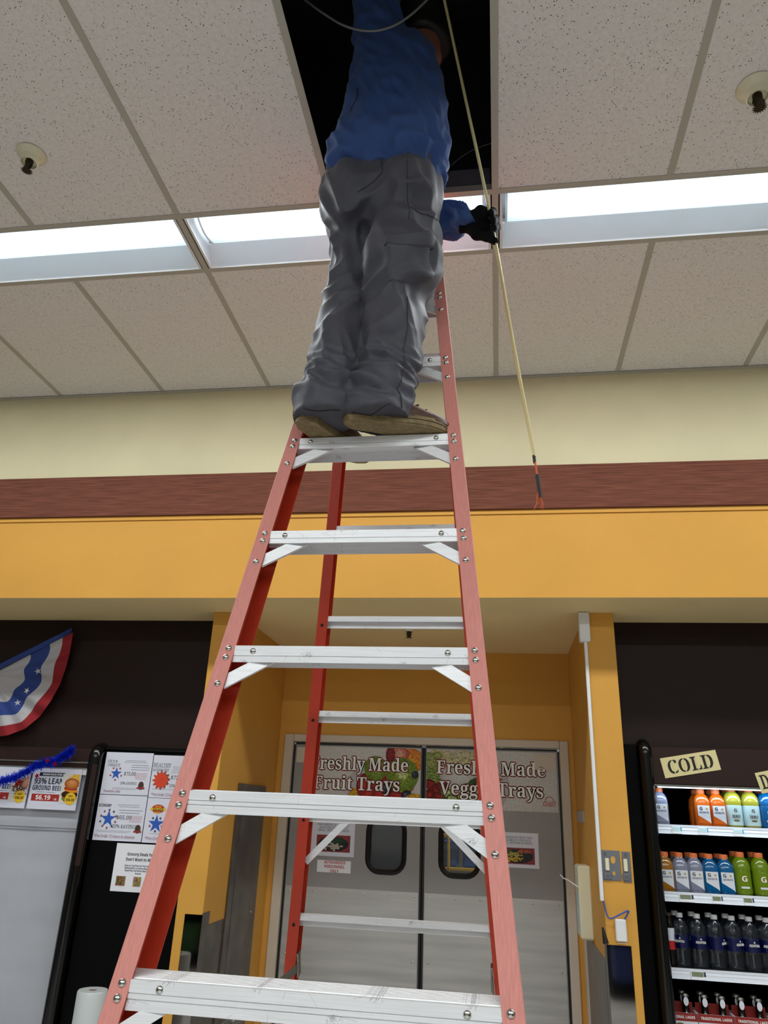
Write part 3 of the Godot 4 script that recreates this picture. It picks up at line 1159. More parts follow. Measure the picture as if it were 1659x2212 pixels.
func trouser_fold(p: Vector3, nrm: Vector3) -> float:
	var y := p.y - EYE
	var d := 0.0
	# cloth bunched above the shoes: slanting rolls round the leg
	var low := smoothstep(1.17, 1.00, y)
	var knee := exp(-pow((y - 1.37) / 0.11, 2.0))
	var seat := exp(-pow((y - 1.62) / 0.08, 2.0))
	var r := 1.0 - absf(fold_a.get_noise_3d(p.x * 4.0, y * 15.0 + p.x * 7.0, p.z * 5.0)) * 2.2
	d += low * 0.022 * (r - 0.5) * smoothstep(0.925, 0.99, y)
	var r2 := 1.0 - absf(fold_b.get_noise_3d(p.x * 4.0 + y * 3.5, y * 6.5 - p.x * 5.0, p.z * 4.0)) * 2.0
	d += (0.005 + knee * 0.011 + seat * 0.008) * (r2 - 0.5)
	# long drape lines down the leg
	var r3 := 1.0 - absf(fold_c.get_noise_3d(p.x * 11.0 + y * 2.5, y * 2.4, p.z * 9.0)) * 2.0
	d += 0.0075 * (r3 - 0.5) * (1.0 - low * 0.6)
	return d

func shirt_fold(p: Vector3, nrm: Vector3) -> float:
	var y := p.y - EYE
	var low := smoothstep(2.02, 1.80, y)
	var r := 1.0 - absf(fold_a.get_noise_3d(p.x * 6.0 + 7.0, y * 9.0 + p.x * 5.0, p.z * 7.0)) * 2.2
	var r3 := 1.0 - absf(fold_c.get_noise_3d(p.x * 13.0 + y * 7.0, y * 4.0 - 3.0, p.z * 12.0)) * 2.2
	return (0.005 + low * 0.011) * (r - 0.5) + (0.006 + low * 0.004) * (r3 - 0.5)

func shoe(called_yaw: Array, parent: Node, off: Vector3) -> void:
	var heel: Vector3 = called_yaw[0]
	var toe: Vector3 = called_yaw[1]
	var f := (toe - heel); f.y = 0
	var L := 0.285
	f = f.normalized()
	var side := f.cross(Vector3.UP).normalized() * (1.0 if called_yaw[2] else -1.0)   # towards the outer edge
	var o := heel + off
	var sh := Node3D.new()
	sh.name = "shoe"
	parent.add_child(sh, true)
	# outline of the sole, outer side then inner side
	var outl := PackedVector2Array()
	var ow := [[0.0, 0.004], [0.008, 0.022], [0.03, 0.034], [0.08, 0.037], [0.13, 0.040], [0.18, 0.049], [0.22, 0.049], [0.25, 0.040], [0.272, 0.024], [0.284, 0.004]]
	var iw := [[0.284, -0.006], [0.275, -0.026], [0.25, -0.041], [0.22, -0.047], [0.18, -0.045], [0.13, -0.032], [0.08, -0.030], [0.03, -0.033], [0.008, -0.021], [0.0, -0.004]]
	for w in ow + iw:
		outl.append(Vector2(w[0], w[1]))
	var sole := Geo.new()
	var smaller := PackedVector2Array()
	for p in outl:
		smaller.append(Vector2(0.142 + (p.x - 0.142) * 0.985, p.y * 0.94))
	sole.extrude(smaller, o, o + Vector3.UP * 0.004, f, side)
	sole.extrude(outl, o + Vector3.UP * 0.004, o + Vector3.UP * 0.027, f, side)
	var so := part("sole", sole, M.sole, sh)
	var line := Geo.new()
	var lp := []
	for p in outl:
		lp.append(o + f * (0.142 + (p.x - 0.142) * 1.003) + side * p.y * 1.012 + Vector3.UP * 0.0165)
	lp.append(lp[0])
	line.tube(lp, 0.0011, 5, false)
	part("welt_line", line, M.sole_dark, so)
	# upper
	var up := Geo.new()
	var pts := []
	var rows := [[0.004, 0.030, 0.085], [0.03, 0.035, 0.098], [0.07, 0.036, 0.105], [0.11, 0.038, 0.105], [0.14, 0.041, 0.092], [0.17, 0.045, 0.076], [0.20, 0.046, 0.064], [0.23, 0.044, 0.056], [0.255, 0.036, 0.050], [0.272, 0.024, 0.042], [0.281, 0.008, 0.032]]
	var nu := 17
	for r in rows:
		for k in nu:
			var t := PI * k / (nu - 1)
			var cx := cos(t)
			var cy := pow(maxf(sin(t), 0.0), 0.62)
			pts.append(o + f * r[0] + side * (cx * r[1] * 0.97 + (0.004 if r[0] > 0.15 else 0.001)) + Vector3.UP * (0.024 + (r[2] - 0.024) * cy))
	up.grid(pts, nu, rows.size(), false, not called_yaw[2])
	for k in nu - 1:
		up.tri(pts[k], pts[k + 1], o + f * 0.004 + Vector3.UP * 0.024, -f)
	var u := part("upper", up, M.leather, sh)
	var la := Geo.new()
	for k in 4:
		var x := 0.135 + k * 0.022
		var hgt: float = lerpf(0.098, 0.068, k / 3.0)
		la.tube([o + f * x - side * 0.018 + Vector3.UP * hgt, o + f * (x + 0.006) + Vector3.UP * (hgt + 0.004), o + f * (x + 0.012) + side * 0.02 + Vector3.UP * (hgt - 0.003)], 0.0022, 5)
	part("laces", la, M.lace, sh)

func glove(parent: Node, wrist: Vector3, knuckles: Array, mids: Array, tips: Array, thumb: Array, xf: Transform3D) -> void:
	var s := Soft.new()
	s.blend = 0.009
	for k in 4:
		s.bone(wrist, knuckles[k], 0.024, 0.0165)
		s.chain([knuckles[k], mids[k], tips[k]], [0.0145, 0.0128, 0.0115])
	s.bone(knuckles[0], knuckles[3], 0.0155, 0.0145)
	s.bone(wrist.lerp(knuckles[0], 0.35), wrist.lerp(knuckles[3], 0.35), 0.023, 0.021)
	s.chain([wrist.lerp(thumb[0], 0.3), thumb[0], thumb[1], thumb[2]], [0.023, 0.0175, 0.0135, 0.0115])
	part("glove", s.mesh_at(0.0032), M.glove, parent, xf)

func build_person() -> void:
	fold_a = noise(1.0, 101, 1)
	fold_b = noise(1.0, 102, 1)
	fold_c = noise(1.0, 103, 1)
	M.sole = textured(mat(Color(0.60, 0.52, 0.36), 0.7), tex(grain(128, 0.03, 1, 1, 0.72, 1.0, 71)), 0.09)
	M.sole_dark = mat(Color(0.26, 0.20, 0.13), 0.75)
	M.leather = textured(mat(Color(0.38, 0.25, 0.19), 0.5), tex(grain(128, 0.05, 1, 1, 0.7, 1.0, 72)), 0.1)
	M.lace = mat(Color(0.22, 0.16, 0.12), 0.8)
	var weave := grain(256, 0.09, 1, 1, 0.88, 1.0, 73, 2)
	M.trousers = textured(mat(Color(0.285, 0.285, 0.325), 0.62), tex(weave), 0.06)
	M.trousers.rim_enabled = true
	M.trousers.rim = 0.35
	M.seam = mat(Color(0.17, 0.17, 0.18), 0.8)
	M.shirt = textured(mat(Color(0.19, 0.31, 0.55), 0.8), tex(weave), 0.05)
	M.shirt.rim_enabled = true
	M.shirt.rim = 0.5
	M.skin = mat(Color(0.70, 0.48, 0.38), 0.55)
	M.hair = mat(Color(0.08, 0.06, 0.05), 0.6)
	M.eye = mat(Color(0.9, 0.9, 0.9), 0.2)
	M.glove = mat(Color(0.055, 0.055, 0.06), 0.85, 0, 0.25)
	M.cuff = mat(Color(0.17, 0.30, 0.55), 0.8)
	var base := V(-0.34, lad_y(4) + 0.002, -1.69)
	var o := thing("person", "worker in blue long-sleeved shirt, grey cargo trousers, black gloves and brown shoes on the ladder", "person", base)
	var sh := Transform3D(Basis.IDENTITY, -base)
	var J := func(px: float, py: float, z: float) -> Vector3: return on_z(px, py, z)
	# trousers
	var t := Soft.new()
	t.blend = 0.022
	var LA: Vector3 = J.call(703, 872, -1.625); var LS: Vector3 = J.call(724, 780, -1.68); var LK: Vector3 = J.call(752, 655, -1.755); var LT: Vector3 = J.call(767, 560, -1.785); var LH: Vector3 = J.call(764, 470, -1.755)
	var RA: Vector3 = J.call(818, 872, -1.635); var RS: Vector3 = J.call(843, 785, -1.665); var RK: Vector3 = J.call(854, 655, -1.715); var RT: Vector3 = J.call(871, 565, -1.705); var RH: Vector3 = J.call(868, 480, -1.725)
	t.now = 1
	t.chain([LA - Vector3(0.004, 0.09, -0.005), LA, LS, LK, LT, LH], [0.080, 0.077, 0.074, 0.068, 0.074, 0.095])
	t.now = 2
	t.chain([RA - Vector3(0.004, 0.09, -0.005), RA, RS, RK, RT, RH], [0.087, 0.083, 0.080, 0.090, 0.112, 0.114])
	t.now = 0
	t.bone(J.call(768, 420, -1.725), J.call(876, 415, -1.725), 0.112, 0.115)
	t.bone(J.call(768, 430, -1.69), J.call(768, 430, -1.69), 0.106, 0.106)
	t.bone(J.call(870, 425, -1.69), J.call(870, 425, -1.69), 0.112, 0.112)
	t.bone(J.call(792, 335, -1.70), J.call(875, 335, -1.70), 0.105, 0.105)
	t.cut_low = LA.y - 0.052
	t.cut_high = V(0, 1.93, 0).y
	var tg := t.mesh_at(0.0056, trouser_fold)
	var tr := part("trousers", tg, M.trousers, o, sh)
	var eye := V(0, 0, 0)
	var lift := func(s: Soft, px: float, py: float, up: float, fold: Callable) -> Vector3:
		var p := s.trace(eye, ray(px, py))
		var n := s.normal_at(p, s.all())
		return p + n * (fold.call(p, n) + up)
	# seams and pockets of the trousers, laid on the cloth
	var seam := func(name_: String, pix: Array, r: float, m: Material) -> void:
		var pa := []
		for k in pix.size() - 1:
			for q in 6:
				var e: Vector2 = pix[k].lerp(pix[k + 1], q / 6.0)
				pa.append(lift.call(t, e.x, e.y, 0.0006, trouser_fold))
		pa.append(lift.call(t, pix[-1].x, pix[-1].y, 0.0006, trouser_fold))
		var g := Geo.new()
		g.tube(pa, r, 5)
		part(name_, g, m, tr)
	seam.call("seam", [Vector2(822, 335), Vector2(824, 366), Vector2(795, 400), Vector2(772, 415)], 0.0011, M.seam)
	seam.call("seam", [Vector2(880, 345), Vector2(882, 420), Vector2(884, 470)], 0.0009, M.seam)
	seam.call("seam", [Vector2(880, 640), Vector2(880, 700), Vector2(876, 770), Vector2(868, 830), Vector2(872, 880)], 0.0013, M.seam)
	seam.call("seam", [Vector2(845, 870), Vector2(800, 895), Vector2(760, 888)], 0.0009, M.seam)
	seam.call("seam", [Vector2(655, 880), Vector2(690, 890), Vector2(735, 888)], 0.0009, M.seam)
	seam.call("belt_loop", [Vector2(872, 326), Vector2(874, 340)], 0.0042, M.trousers)
	var patch := func(name_: String, corners: Array, up: float, m: Material) -> MeshInstance3D:
		var nu := 14
		var nv := 12
		var top := []
		var bot := []
		for r in nv:
			for c in nu:
				var u := float(c) / (nu - 1); var w := float(r) / (nv - 1)
				var e: Vector2 = corners[0].lerp(corners[1], u).lerp(corners[3].lerp(corners[2], u), w)
				var edge := minf(minf(u, 1 - u), minf(w, 1 - w))
				top.append(lift.call(t, e.x, e.y, up if edge > 0.01 else up * 0.2, trouser_fold))
		var g := Geo.new()
		g.grid(top, nu, nv, false, true)
		return part(name_, g, m, tr)
	patch.call("cargo_pocket", [Vector2(836, 520), Vector2(930, 512), Vector2(934, 610), Vector2(836, 606)], 0.0055, M.trousers)
	patch.call("pocket_flap", [Vector2(832, 506), Vector2(936, 500), Vector2(936, 536), Vector2(832, 530)], 0.0085, M.trousers)
	seam.call("seam", [Vector2(832, 532), Vector2(885, 537), Vector2(936, 538)], 0.0016, M.seam)
	seam.call("seam", [Vector2(885, 452), Vector2(925, 462), Vector2(948, 478)], 0.0010, M.seam)
	# shirt
	var s := Soft.new()
	s.blend = 0.03
	var lev := [[365, 780, 882, -1.715, 0.119], [325, 799, 886, -1.70, 0.110], [280, 814, 891, -1.692, 0.105], [235, 818, 891, -1.685, 0.102], [190, 824, 886, -1.68, 0.097], [150, 829, 878, -1.675, 0.092], [115, 830, 868, -1.67, 0.086]]
	for k in lev.size() - 1:
		for q in 3:
			var w := q / 3.0
			var e := []
			for c in 5:
				e.append(lerpf(lev[k][c], lev[k + 1][c], w))
			s.bone(J.call(e[1], e[0], e[3]), J.call(e[2], e[0], e[3]), e[4], e[4])
	var LSh: Vector3 = J.call(818, 75, -1.66); var LE: Vector3 = J.call(806, -110, -1.62); var LW: Vector3 = J.call(812, -260, -1.55)
	s.chain([J.call(840, 150, -1.67), LSh, LE, LW], [0.09, 0.086, 0.070, 0.045])
	var RSh: Vector3 = J.call(888, 170, -1.735); var RE: Vector3 = J.call(908, 470, -1.965); var RW: Vector3 = J.call(1001, 478, -1.862)
	s.chain([J.call(855, 150, -1.69), RSh], [0.085, 0.07])
	var torso := s
	torso.cut_low = V(0, 1.772, 0).y
	var shirt := part("shirt", torso.mesh_at(0.0075, shirt_fold), M.shirt, o, sh)
	var arm := Soft.new()
	arm.blend = 0.03
	arm.chain([J.call(860, 160, -1.69), RSh, RE], [0.085, 0.074, 0.06])
	arm.chain([RE, RE.lerp(RW, 0.6), RW], [0.060, 0.056, 0.049])
	part("sleeve", arm.mesh_at(0.007, shirt_fold), M.shirt, shirt)
	# pen pocket seam on the left flank of the shirt
	var pk := []
	for e in [Vector2(768, 186), Vector2(771, 200), Vector2(768, 214), Vector2(756, 226), Vector2(752, 236)]:
		pk.append(lift.call(torso, e.x, e.y, 0.0008, shirt_fold))
	var pg := Geo.new()
	pg.tube(pk, 0.0012, 5)
	part("seam", pg, M.lace, shirt)
	# body inside the clothes, with neck and head
	var HD: Vector3 = J.call(918, 70, -1.80)
	var b := Soft.new()
	b.blend = 0.03
	b.chain([LA, LS, LK, LT, LH], [0.036, 0.036, 0.034, 0.034, 0.042])
	b.chain([RA, RS, RK, RT, RH], [0.040, 0.044, 0.048, 0.062, 0.066])
	b.bone(LH + Vector3(0, 0.06, -0.02), RH + Vector3(0, 0.06, -0.02), 0.045, 0.045)
	b.chain([(LH + RH) * 0.5 + Vector3(0, 0.08, -0.02), J.call(850, 250, -1.70), J.call(862, 150, -1.70)], [0.055, 0.065, 0.065])
	b.chain([J.call(845, 150, -1.68), LSh, LE, LW], [0.05, 0.05, 0.04, 0.03])
	b.chain([J.call(862, 155, -1.70), RSh, RE, RW], [0.045, 0.042, 0.030, 0.024])
	b.chain([J.call(868, 140, -1.71), HD - Vector3(0.0, 0.09, -0.02)], [0.06, 0.052])
	b.bone(HD, HD + Vector3(0.0, 0.03, 0.02), 0.088, 0.09)
	b.bone(HD + Vector3(0.01, -0.05, -0.03), HD + Vector3(0.016, -0.07, -0.045), 0.06, 0.045)
	b.bone(HD + Vector3(0.02, 0.0, -0.088), HD + Vector3(0.022, -0.03, -0.104), 0.011, 0.014)
	part("body", b.mesh_at(0.008), M.skin, o, sh)
	for e in [-1.0, 1.0]:
		var ey := Geo.new()
		ey.ball(HD + Vector3(0.018 + e * 0.032, 0.008, -0.080), Vector3.ONE * 0.0115, 10, 6)
		part("eye", ey, M.eye, o, sh)
		var ear := Geo.new()
		ear.ball(HD + Vector3(e * 0.088, -0.01, 0.0), Vector3(0.01, 0.03, 0.02), 8, 6)
		part("ear", ear, M.skin, o, sh)
	var mo := Geo.new()
	mo.tube([HD + Vector3(-0.004, -0.058, -0.083), HD + Vector3(0.019, -0.060, -0.091), HD + Vector3(0.042, -0.058, -0.083)], 0.005, 6)
	part("mouth", mo, M.leather, o, sh)
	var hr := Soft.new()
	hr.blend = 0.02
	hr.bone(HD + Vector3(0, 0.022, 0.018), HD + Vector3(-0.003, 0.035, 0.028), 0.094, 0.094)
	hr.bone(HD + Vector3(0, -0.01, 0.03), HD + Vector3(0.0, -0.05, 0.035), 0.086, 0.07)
	hr.bone(HD + Vector3(-0.02, -0.02, 0.0), HD + Vector3(0.03, -0.02, 0.0), 0.09, 0.09)  # hair carried down over the skin to stand in for darkness in the bay
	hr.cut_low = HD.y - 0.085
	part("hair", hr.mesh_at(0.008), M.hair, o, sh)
	# gloves
	var kn := []; var mi := []; var ti := []
	for k in 4:
		var py: float = [456.0, 472.0, 489.0, 503.0][k]
		kn.append(J.call(1040.0 - absf(k - 1.2) * 2.0, py, -1.868))
		mi.append(J.call(1064.0 + [0.0, 6.0, 8.0, 0.0][k], py + 2.0, -1.862))
		ti.append(J.call(1060.0 + [0.0, 4.0, 6.0, 0.0][k], py + 4.0, -1.822))
	glove(o, J.call(1008, 480, -1.866), kn, mi, ti, [J.call(1030, 506, -1.85), J.call(1052, 512, -1.836), J.call(1069, 521, -1.824)], sh)
	var cf := Geo.new()
	var cp: Array = [RW.lerp(RE, 0.02), RW.lerp(J.call(1012, 480, -1.866), 0.5), J.call(1012, 480, -1.866)]
	cf.tube(cp, [0.040, 0.036, 0.033], 14)
	part("cuff", cf, M.glove, o, sh)
	# the other hand, up in the ceiling, holds the cable
	kn = []; mi = []; ti = []
	for k in 4:
		var q := LW + Vector3((k - 1.5) * 0.021, 0.085 - absf(k - 1.3) * 0.004, -0.015)
		kn.append(q)
		mi.append(q + Vector3(0, 0.032, 0.012))
		ti.append(q + Vector3(0, 0.030, 0.044))
	glove(o, LW + Vector3(0, 0.01, 0), kn, mi, ti, [LW + Vector3(0.035, 0.04, 0.01), LW + Vector3(0.045, 0.065, 0.03), LW + Vector3(0.03, 0.085, 0.045)], sh)
	# shoes
	var fy := lad_y(4) + 0.0035
	shoe([V(-0.478, fy, -1.592), V(-0.355, fy, -1.835), false], o, -base)
	shoe([V(-0.368, fy, -1.605), V(-0.118, fy, -1.715), true], o, -base)
	build_rod(kn, LW)

func build_rod(_k: Array, lw: Vector3) -> void:
	M.rod = mat(Color(0.88, 0.83, 0.60), 0.35)
	M.tape = mat(Color(0.04, 0.04, 0.045), 0.5)
	M.wire_orange = mat(Color(0.85, 0.36, 0.16), 0.5)
	M.cable = mat(Color(0.42, 0.42, 0.42), 0.55)
	var top := on_z(948, -60, -1.60)
	var p0 := on_z(960, 0, -1.63)
	var p1 := on_z(1008, 225, -1.735)
	var p2 := on_z(1060, 470, -1.838)
	var p3 := on_z(1108, 740, -1.80)
	var p4 := on_z(1154, 985, -1.77)
	var o := thing("cable_rod", "thin yellow fibreglass cable rod held in the black glove, taped end hanging", "rod", p4)
	var sh := Transform3D(Basis.IDENTITY, -p4)
	var g := Geo.new()
	var path := [top]
	var c := Curve3D.new()
	for p in [top, p0, p1, p2, p3, p4]:
		c.add_point(p)
	path = []
	for p in [top, p0, p1, p2, p3, p4]:
		path.append(p)
	g.tube(curved(path), 0.0050, 8)
	part("shaft", g, M.rod, o, sh)
	var g2 := Geo.new()
	g2.tube([on_z(1066, 495, -1.828), on_z(1110, 742, -1.795), on_z(1156, 986, -1.767)], 0.0034, 6)
	part("pull_wire", g2, M.rod, o, sh)
	var t := Geo.new()
	t.tube([on_z(1153, 984, -1.768), on_z(1155, 1000, -1.768)], 0.0042, 7)
	part("tape", t, M.tape, o, sh)
	t = Geo.new()
	t.tube([on_z(1160, 1026, -1.766), on_z(1164, 1052, -1.765), on_z(1167, 1076, -1.764)], 0.0055, 8)
	part("tape", t, M.tape, o, sh)
	var w := Geo.new()
	w.tube([on_z(1156, 998, -1.766), on_z(1159, 1018, -1.766), on_z(1163, 1045, -1.764)], 0.0026, 6)
	part("wire_twist", w, M.wire_orange, o, sh)
	for e in [[1160, 1074, 1154, 1100], [1163, 1076, 1160, 1090], [1168, 1074, 1172, 1102], [1166, 1076, 1168, 1098]]:
		w = Geo.new()
		w.tube([on_z(1163, 1060, -1.763), on_z(e[0], e[1], -1.76), on_z((e[0] + e[2]) * 0.5 + 3, (e[1] + e[3]) * 0.5, -1.757), on_z(e[2], e[3], -1.76)], 0.0011, 5)
		part("wire_end", w, M.wire_orange, o, sh)
	# cable loop hanging out of the dark bay
	var g3 := Geo.new()
	var cp := []
	for e in [[560, -70], [610, -40], [659, 0], [700, 30], [745, 56], [795, 67], [840, 60], [880, 38], [920, 2], [945, -30], [965, -80]]:
		cp.append(on_z(e[0], e[1], -1.47))
	var lo_y: Vector3 = cp[5]
	solo("hanging_cable", shift(tubed(cp, 0.0034), -lo_y), M.cable, "grey cable looping down across the open ceiling bay", "cable", lo_y)
	var cq := []
	for e in [[958, 372], [985, 348], [1010, 330], [1035, 318], [1062, 309]]:
		cq.append(on_y(e[0], e[1], CEIL + 0.16))
	var lq: Vector3 = cq[0]
	solo("thin_wire", shift(tubed(cq, 0.0013), -lq), M.cable, "thin grey wire above the open ceiling bay by the tee", "wire", lq)

func tubed(path: Array, r: float) -> Geo:
	var g := Geo.new()
	g.tube(curved(path), r, 8)
	return g

func curved(path: Array) -> Array:   # a smooth line through the points
	var out := []
	var m := path.size()
	for k in m - 1:
		var a: Vector3 = path[maxi(k - 1, 0)]
		var b: Vector3 = path[k]
		var c: Vector3 = path[k + 1]
		var d: Vector3 = path[mini(k + 2, m - 1)]
		for q in 5:
			out.append(b.cubic_interpolate(c, a, d, q / 5.0))
	out.append(path[m - 1])
	return out

func shift(g: Geo, by: Vector3) -> Geo:
	for k in g.v.size():
		g.v[k] += by
	return g

# ---------------------------------------------------------------- printed pictures
func ell(im: Image, c: Vector2, r: Vector2, ang: float, c0: Color, c1: Color, a := 1.0) -> void:   # an oval, c0 at the heart, c1 at the rim
	var m := maxf(r.x, r.y) + 1
	var w := im.get_width(); var h := im.get_height()
	for y in range(maxi(0, int(c.y - m)), mini(h, int(c.y + m) + 1)):
		for x in range(maxi(0, int(c.x - m)), mini(w, int(c.x + m) + 1)):
			var p := (Vector2(x, y) - c).rotated(-ang) / r
			var d := p.length()
			if d < 1.0:
				im.set_pixel(x, y, im.get_pixel(x, y).lerp(c0.lerp(c1, d * d), a))

func blank(w: int, h: int, c: Color) -> Image:
	var im := Image.create(w, h, false, Image.FORMAT_RGB8)
	im.fill(c)
	return im

func kiwi(im: Image, c: Vector2, r: float, rng: RandomNumberGenerator) -> void:
	ell(im, c, Vector2(r, r * 0.95), 0.2, Color(0.62, 0.70, 0.22), Color(0.45, 0.55, 0.12))
	ell(im, c, Vector2(r * 0.9, r * 0.85), 0.2, Color(0.60, 0.68, 0.25), Color(0.42, 0.55, 0.12))
	ell(im, c, Vector2(r * 0.34, r * 0.28), 0.2, Color(0.88, 0.90, 0.66), Color(0.70, 0.76, 0.36))
	for k in 46:
		var q := c + Vector2.RIGHT.rotated(rng.randf() * TAU) * r * rng.randf_range(0.36, 0.58)
		ell(im, q, Vector2(1.9, 1.3), rng.randf() * 3, Color(0.08, 0.07, 0.05), Color(0.12, 0.10, 0.06))

func mottle(im: Image, seed_: int) -> Image:   # the uneven tones of a printed photograph
	var f := noise(0.06, seed_, 3)
	var rng := RandomNumberGenerator.new(); rng.seed = seed_
	for y in im.get_height():
		for x in im.get_width():
			var c := im.get_pixel(x, y)
			var k := 0.88 + f.get_noise_2d(x, y) * (0.35 if c.s > 0.25 else 0.06) + rng.randf_range(-0.03, 0.03)
			im.set_pixel(x, y, Color(c.r * k, c.g * k, c.b * k))
	return im

func fruit_picture() -> Image:
	var rng := RandomNumberGenerator.new(); rng.seed = 5
	var im := blank(640, 288, Color(0.90, 0.885, 0.87))
	ell(im, Vector2(420, 210), Vector2(190, 150), 0, Color(0.86, 0.85, 0.85), Color(0.80, 0.79, 0.80))
	ell(im, Vector2(300, 260), Vector2(60, 60), 0.2, Color(0.90, 0.74, 0.16), Color(0.86, 0.62, 0.12))
	for p in [[330, 190, 60], [400, 180, 70], [470, 200, 60], [420, 250, 80], [520, 250, 70], [350, 240, 50], [560, 180, 60]]:
		ell(im, Vector2(p[0], p[1]), Vector2(p[2], p[2] * 0.75), rng.randf() * 3, Color(0.80, 0.22, 0.14), Color(0.52, 0.08, 0.08))
	for k in 60:
		ell(im, Vector2(rng.randf_range(300, 560), rng.randf_range(160, 280)), Vector2(2, 1.5), 0, Color(0.9, 0.6, 0.3), Color(0.8, 0.4, 0.2), 0.7)
	ell(im, Vector2(590, 60), Vector2(70, 60), 0, Color(0.95, 0.62, 0.16), Color(0.86, 0.45, 0.10))
	ell(im, Vector2(520, 26), Vector2(56, 34), 0, Color(0.93, 0.72, 0.62), Color(0.78, 0.20, 0.14))
	ell(im, Vector2(470, 34), Vector2(26, 44), 0, Color(0.62, 0.10, 0.12), Color(0.42, 0.05, 0.08))
	kiwi(im, Vector2(390, 104), 66, rng)
	kiwi(im, Vector2(540, 132), 90, rng)
	for p in [[452, 204, 32], [566, 236, 30], [610, 130, 20]]:
		ell(im, Vector2(p[0], p[1]), Vector2(p[2], p[2] * 0.95), 0, Color(0.24, 0.26, 0.36), Color(0.06, 0.07, 0.14))
		ell(im, Vector2(p[0] - 8, p[1] - 8), Vector2(p[2] * 0.3, p[2] * 0.22), 0.6, Color(0.55, 0.58, 0.68), Color(0.25, 0.27, 0.36), 0.8)
	ell(im, Vector2(600, 268), Vector2(60, 44), -0.3, Color(0.95, 0.78, 0.26), Color(0.86, 0.60, 0.12))
	ell(im, Vector2(500, 276), Vector2(30, 24), 0, Color(0.35, 0.08, 0.20), Color(0.18, 0.03, 0.10))
	return im

func veggie_picture() -> Image:
	var rng := RandomNumberGenerator.new(); rng.seed = 6
	var im := blank(640, 288, Color(0.89, 0.875, 0.86))
	ell(im, Vector2(190, 170), Vector2(220, 170), 0, Color(0.84, 0.83, 0.82), Color(0.78, 0.77, 0.77))
	for k in 46:
		ell(im, Vector2(rng.randf_range(40, 220), rng.randf_range(10, 90)), Vector2(26, 22), 0, Color(0.90, 0.86, 0.70), Color(0.72, 0.68, 0.48), 0.8)
	for k in 16:
		ell(im, Vector2(rng.randf_range(0, 60), rng.randf_range(30, 100)), Vector2(22, 20), 0, Color(0.70, 0.74, 0.44), Color(0.50, 0.56, 0.26), 0.85)
	for k in 6:
		ell(im, Vector2(30, 110 + k * 14), Vector2(80, 11), 0.15, Color(0.60, 0.70, 0.36), Color(0.30, 0.42, 0.14))
	for k in 7:
		ell(im, Vector2(rng.randf_range(230, 330), rng.randf_range(40, 150)), Vector2(60, 10), -0.6 + rng.randf() * 0.6, Color(0.90, 0.50, 0.16), Color(0.74, 0.33, 0.08))
	ell(im, Vector2(155, 128), Vector2(88, 54), 0, Color(0.90, 0.90, 0.88), Color(0.78, 0.77, 0.75))
	for k in 26:
		ell(im, Vector2(rng.randf_range(200, 330), rng.randf_range(140, 190)), Vector2(18, 16), 0, Color(0.30, 0.44, 0.16), Color(0.14, 0.24, 0.06), 0.9)
	for p in [[20, 176], [56, 200], [16, 226], [66, 232], [30, 262], [80, 184]]:
		ell(im, Vector2(p[0], p[1]), Vector2(34, 25), rng.randf() * 2, Color(0.66, 0.20, 0.16), Color(0.36, 0.07, 0.07))
	for p in [[110, 220], [140, 250], [190, 240], [250, 236], [100, 268], [300, 226]]:
		ell(im, Vector2(p[0], p[1]), Vector2(44, 24), 0.5, Color(0.76, 0.80, 0.52), Color(0.22, 0.34, 0.10))
		ell(im, Vector2(p[0], p[1]), Vector2(36, 18), 0.5, Color(0.82, 0.85, 0.62), Color(0.66, 0.72, 0.40))
	for k in 12:
		ell(im, Vector2(rng.randf_range(300, 360), rng.randf_range(80, 230)), Vector2(18, 12), rng.randf() * 3, Color(0.80, 0.30, 0.10), Color(0.5, 0.3, 0.1))
	return im

func bowl_picture(kind: int) -> Image:
	var rng := RandomNumberGenerator.new(); rng.seed = 40 + kind
	var im := blank(200, 112, Color(0.60, 0.20, 0.22))
	for k in 300:
		ell(im, Vector2(rng.randf() * 200, rng.randf() * 112), Vector2(4, 3), 0, Color(0.66, 0.26, 0.26), Color(0.55, 0.16, 0.18), 0.6)
	ell(im, Vector2(100, 58), Vector2(90, 48), 0, Color(0.16, 0.14, 0.13), Color(0.08, 0.07, 0.07))
	if kind == 0:
		ell(im, Vector2(120, 34), Vector2(50, 20), 0.1, Color(0.10, 0.28, 0.18), Color(0.06, 0.20, 0.12))
		for k in 60:
			ell(im, Vector2(100 + rng.randfn(0, 28), 76 + rng.randfn(0, 9)), Vector2(8, 6), 0, Color(0.86, 0.83, 0.76), Color(0.66, 0.62, 0.55))
	else:
		for k in 50:
			ell(im, Vector2(70 + rng.randfn(0, 22), 78 + rng.randfn(0, 9)), Vector2(7, 5), 0, Color(0.92, 0.80, 0.20), Color(0.78, 0.60, 0.08))
		for k in 30:
			ell(im, Vector2(80 + rng.randfn(0, 18), 44 + rng.randfn(0, 6)), Vector2(9, 5), 0, Color(0.84, 0.78, 0.40), Color(0.60, 0.62, 0.22))
		for k in 30:
			ell(im, Vector2(136 + rng.randfn(0, 14), 24 + rng.randfn(0, 6)), Vector2(8, 5), 0, Color(0.82, 0.45, 0.28), Color(0.62, 0.28, 0.18))
			ell(im, Vector2(40 + rng.randfn(0, 10), 24 + rng.randfn(0, 6)), Vector2(8, 5), 0, Color(0.36, 0.46, 0.18), Color(0.2, 0.3, 0.1))
	return im

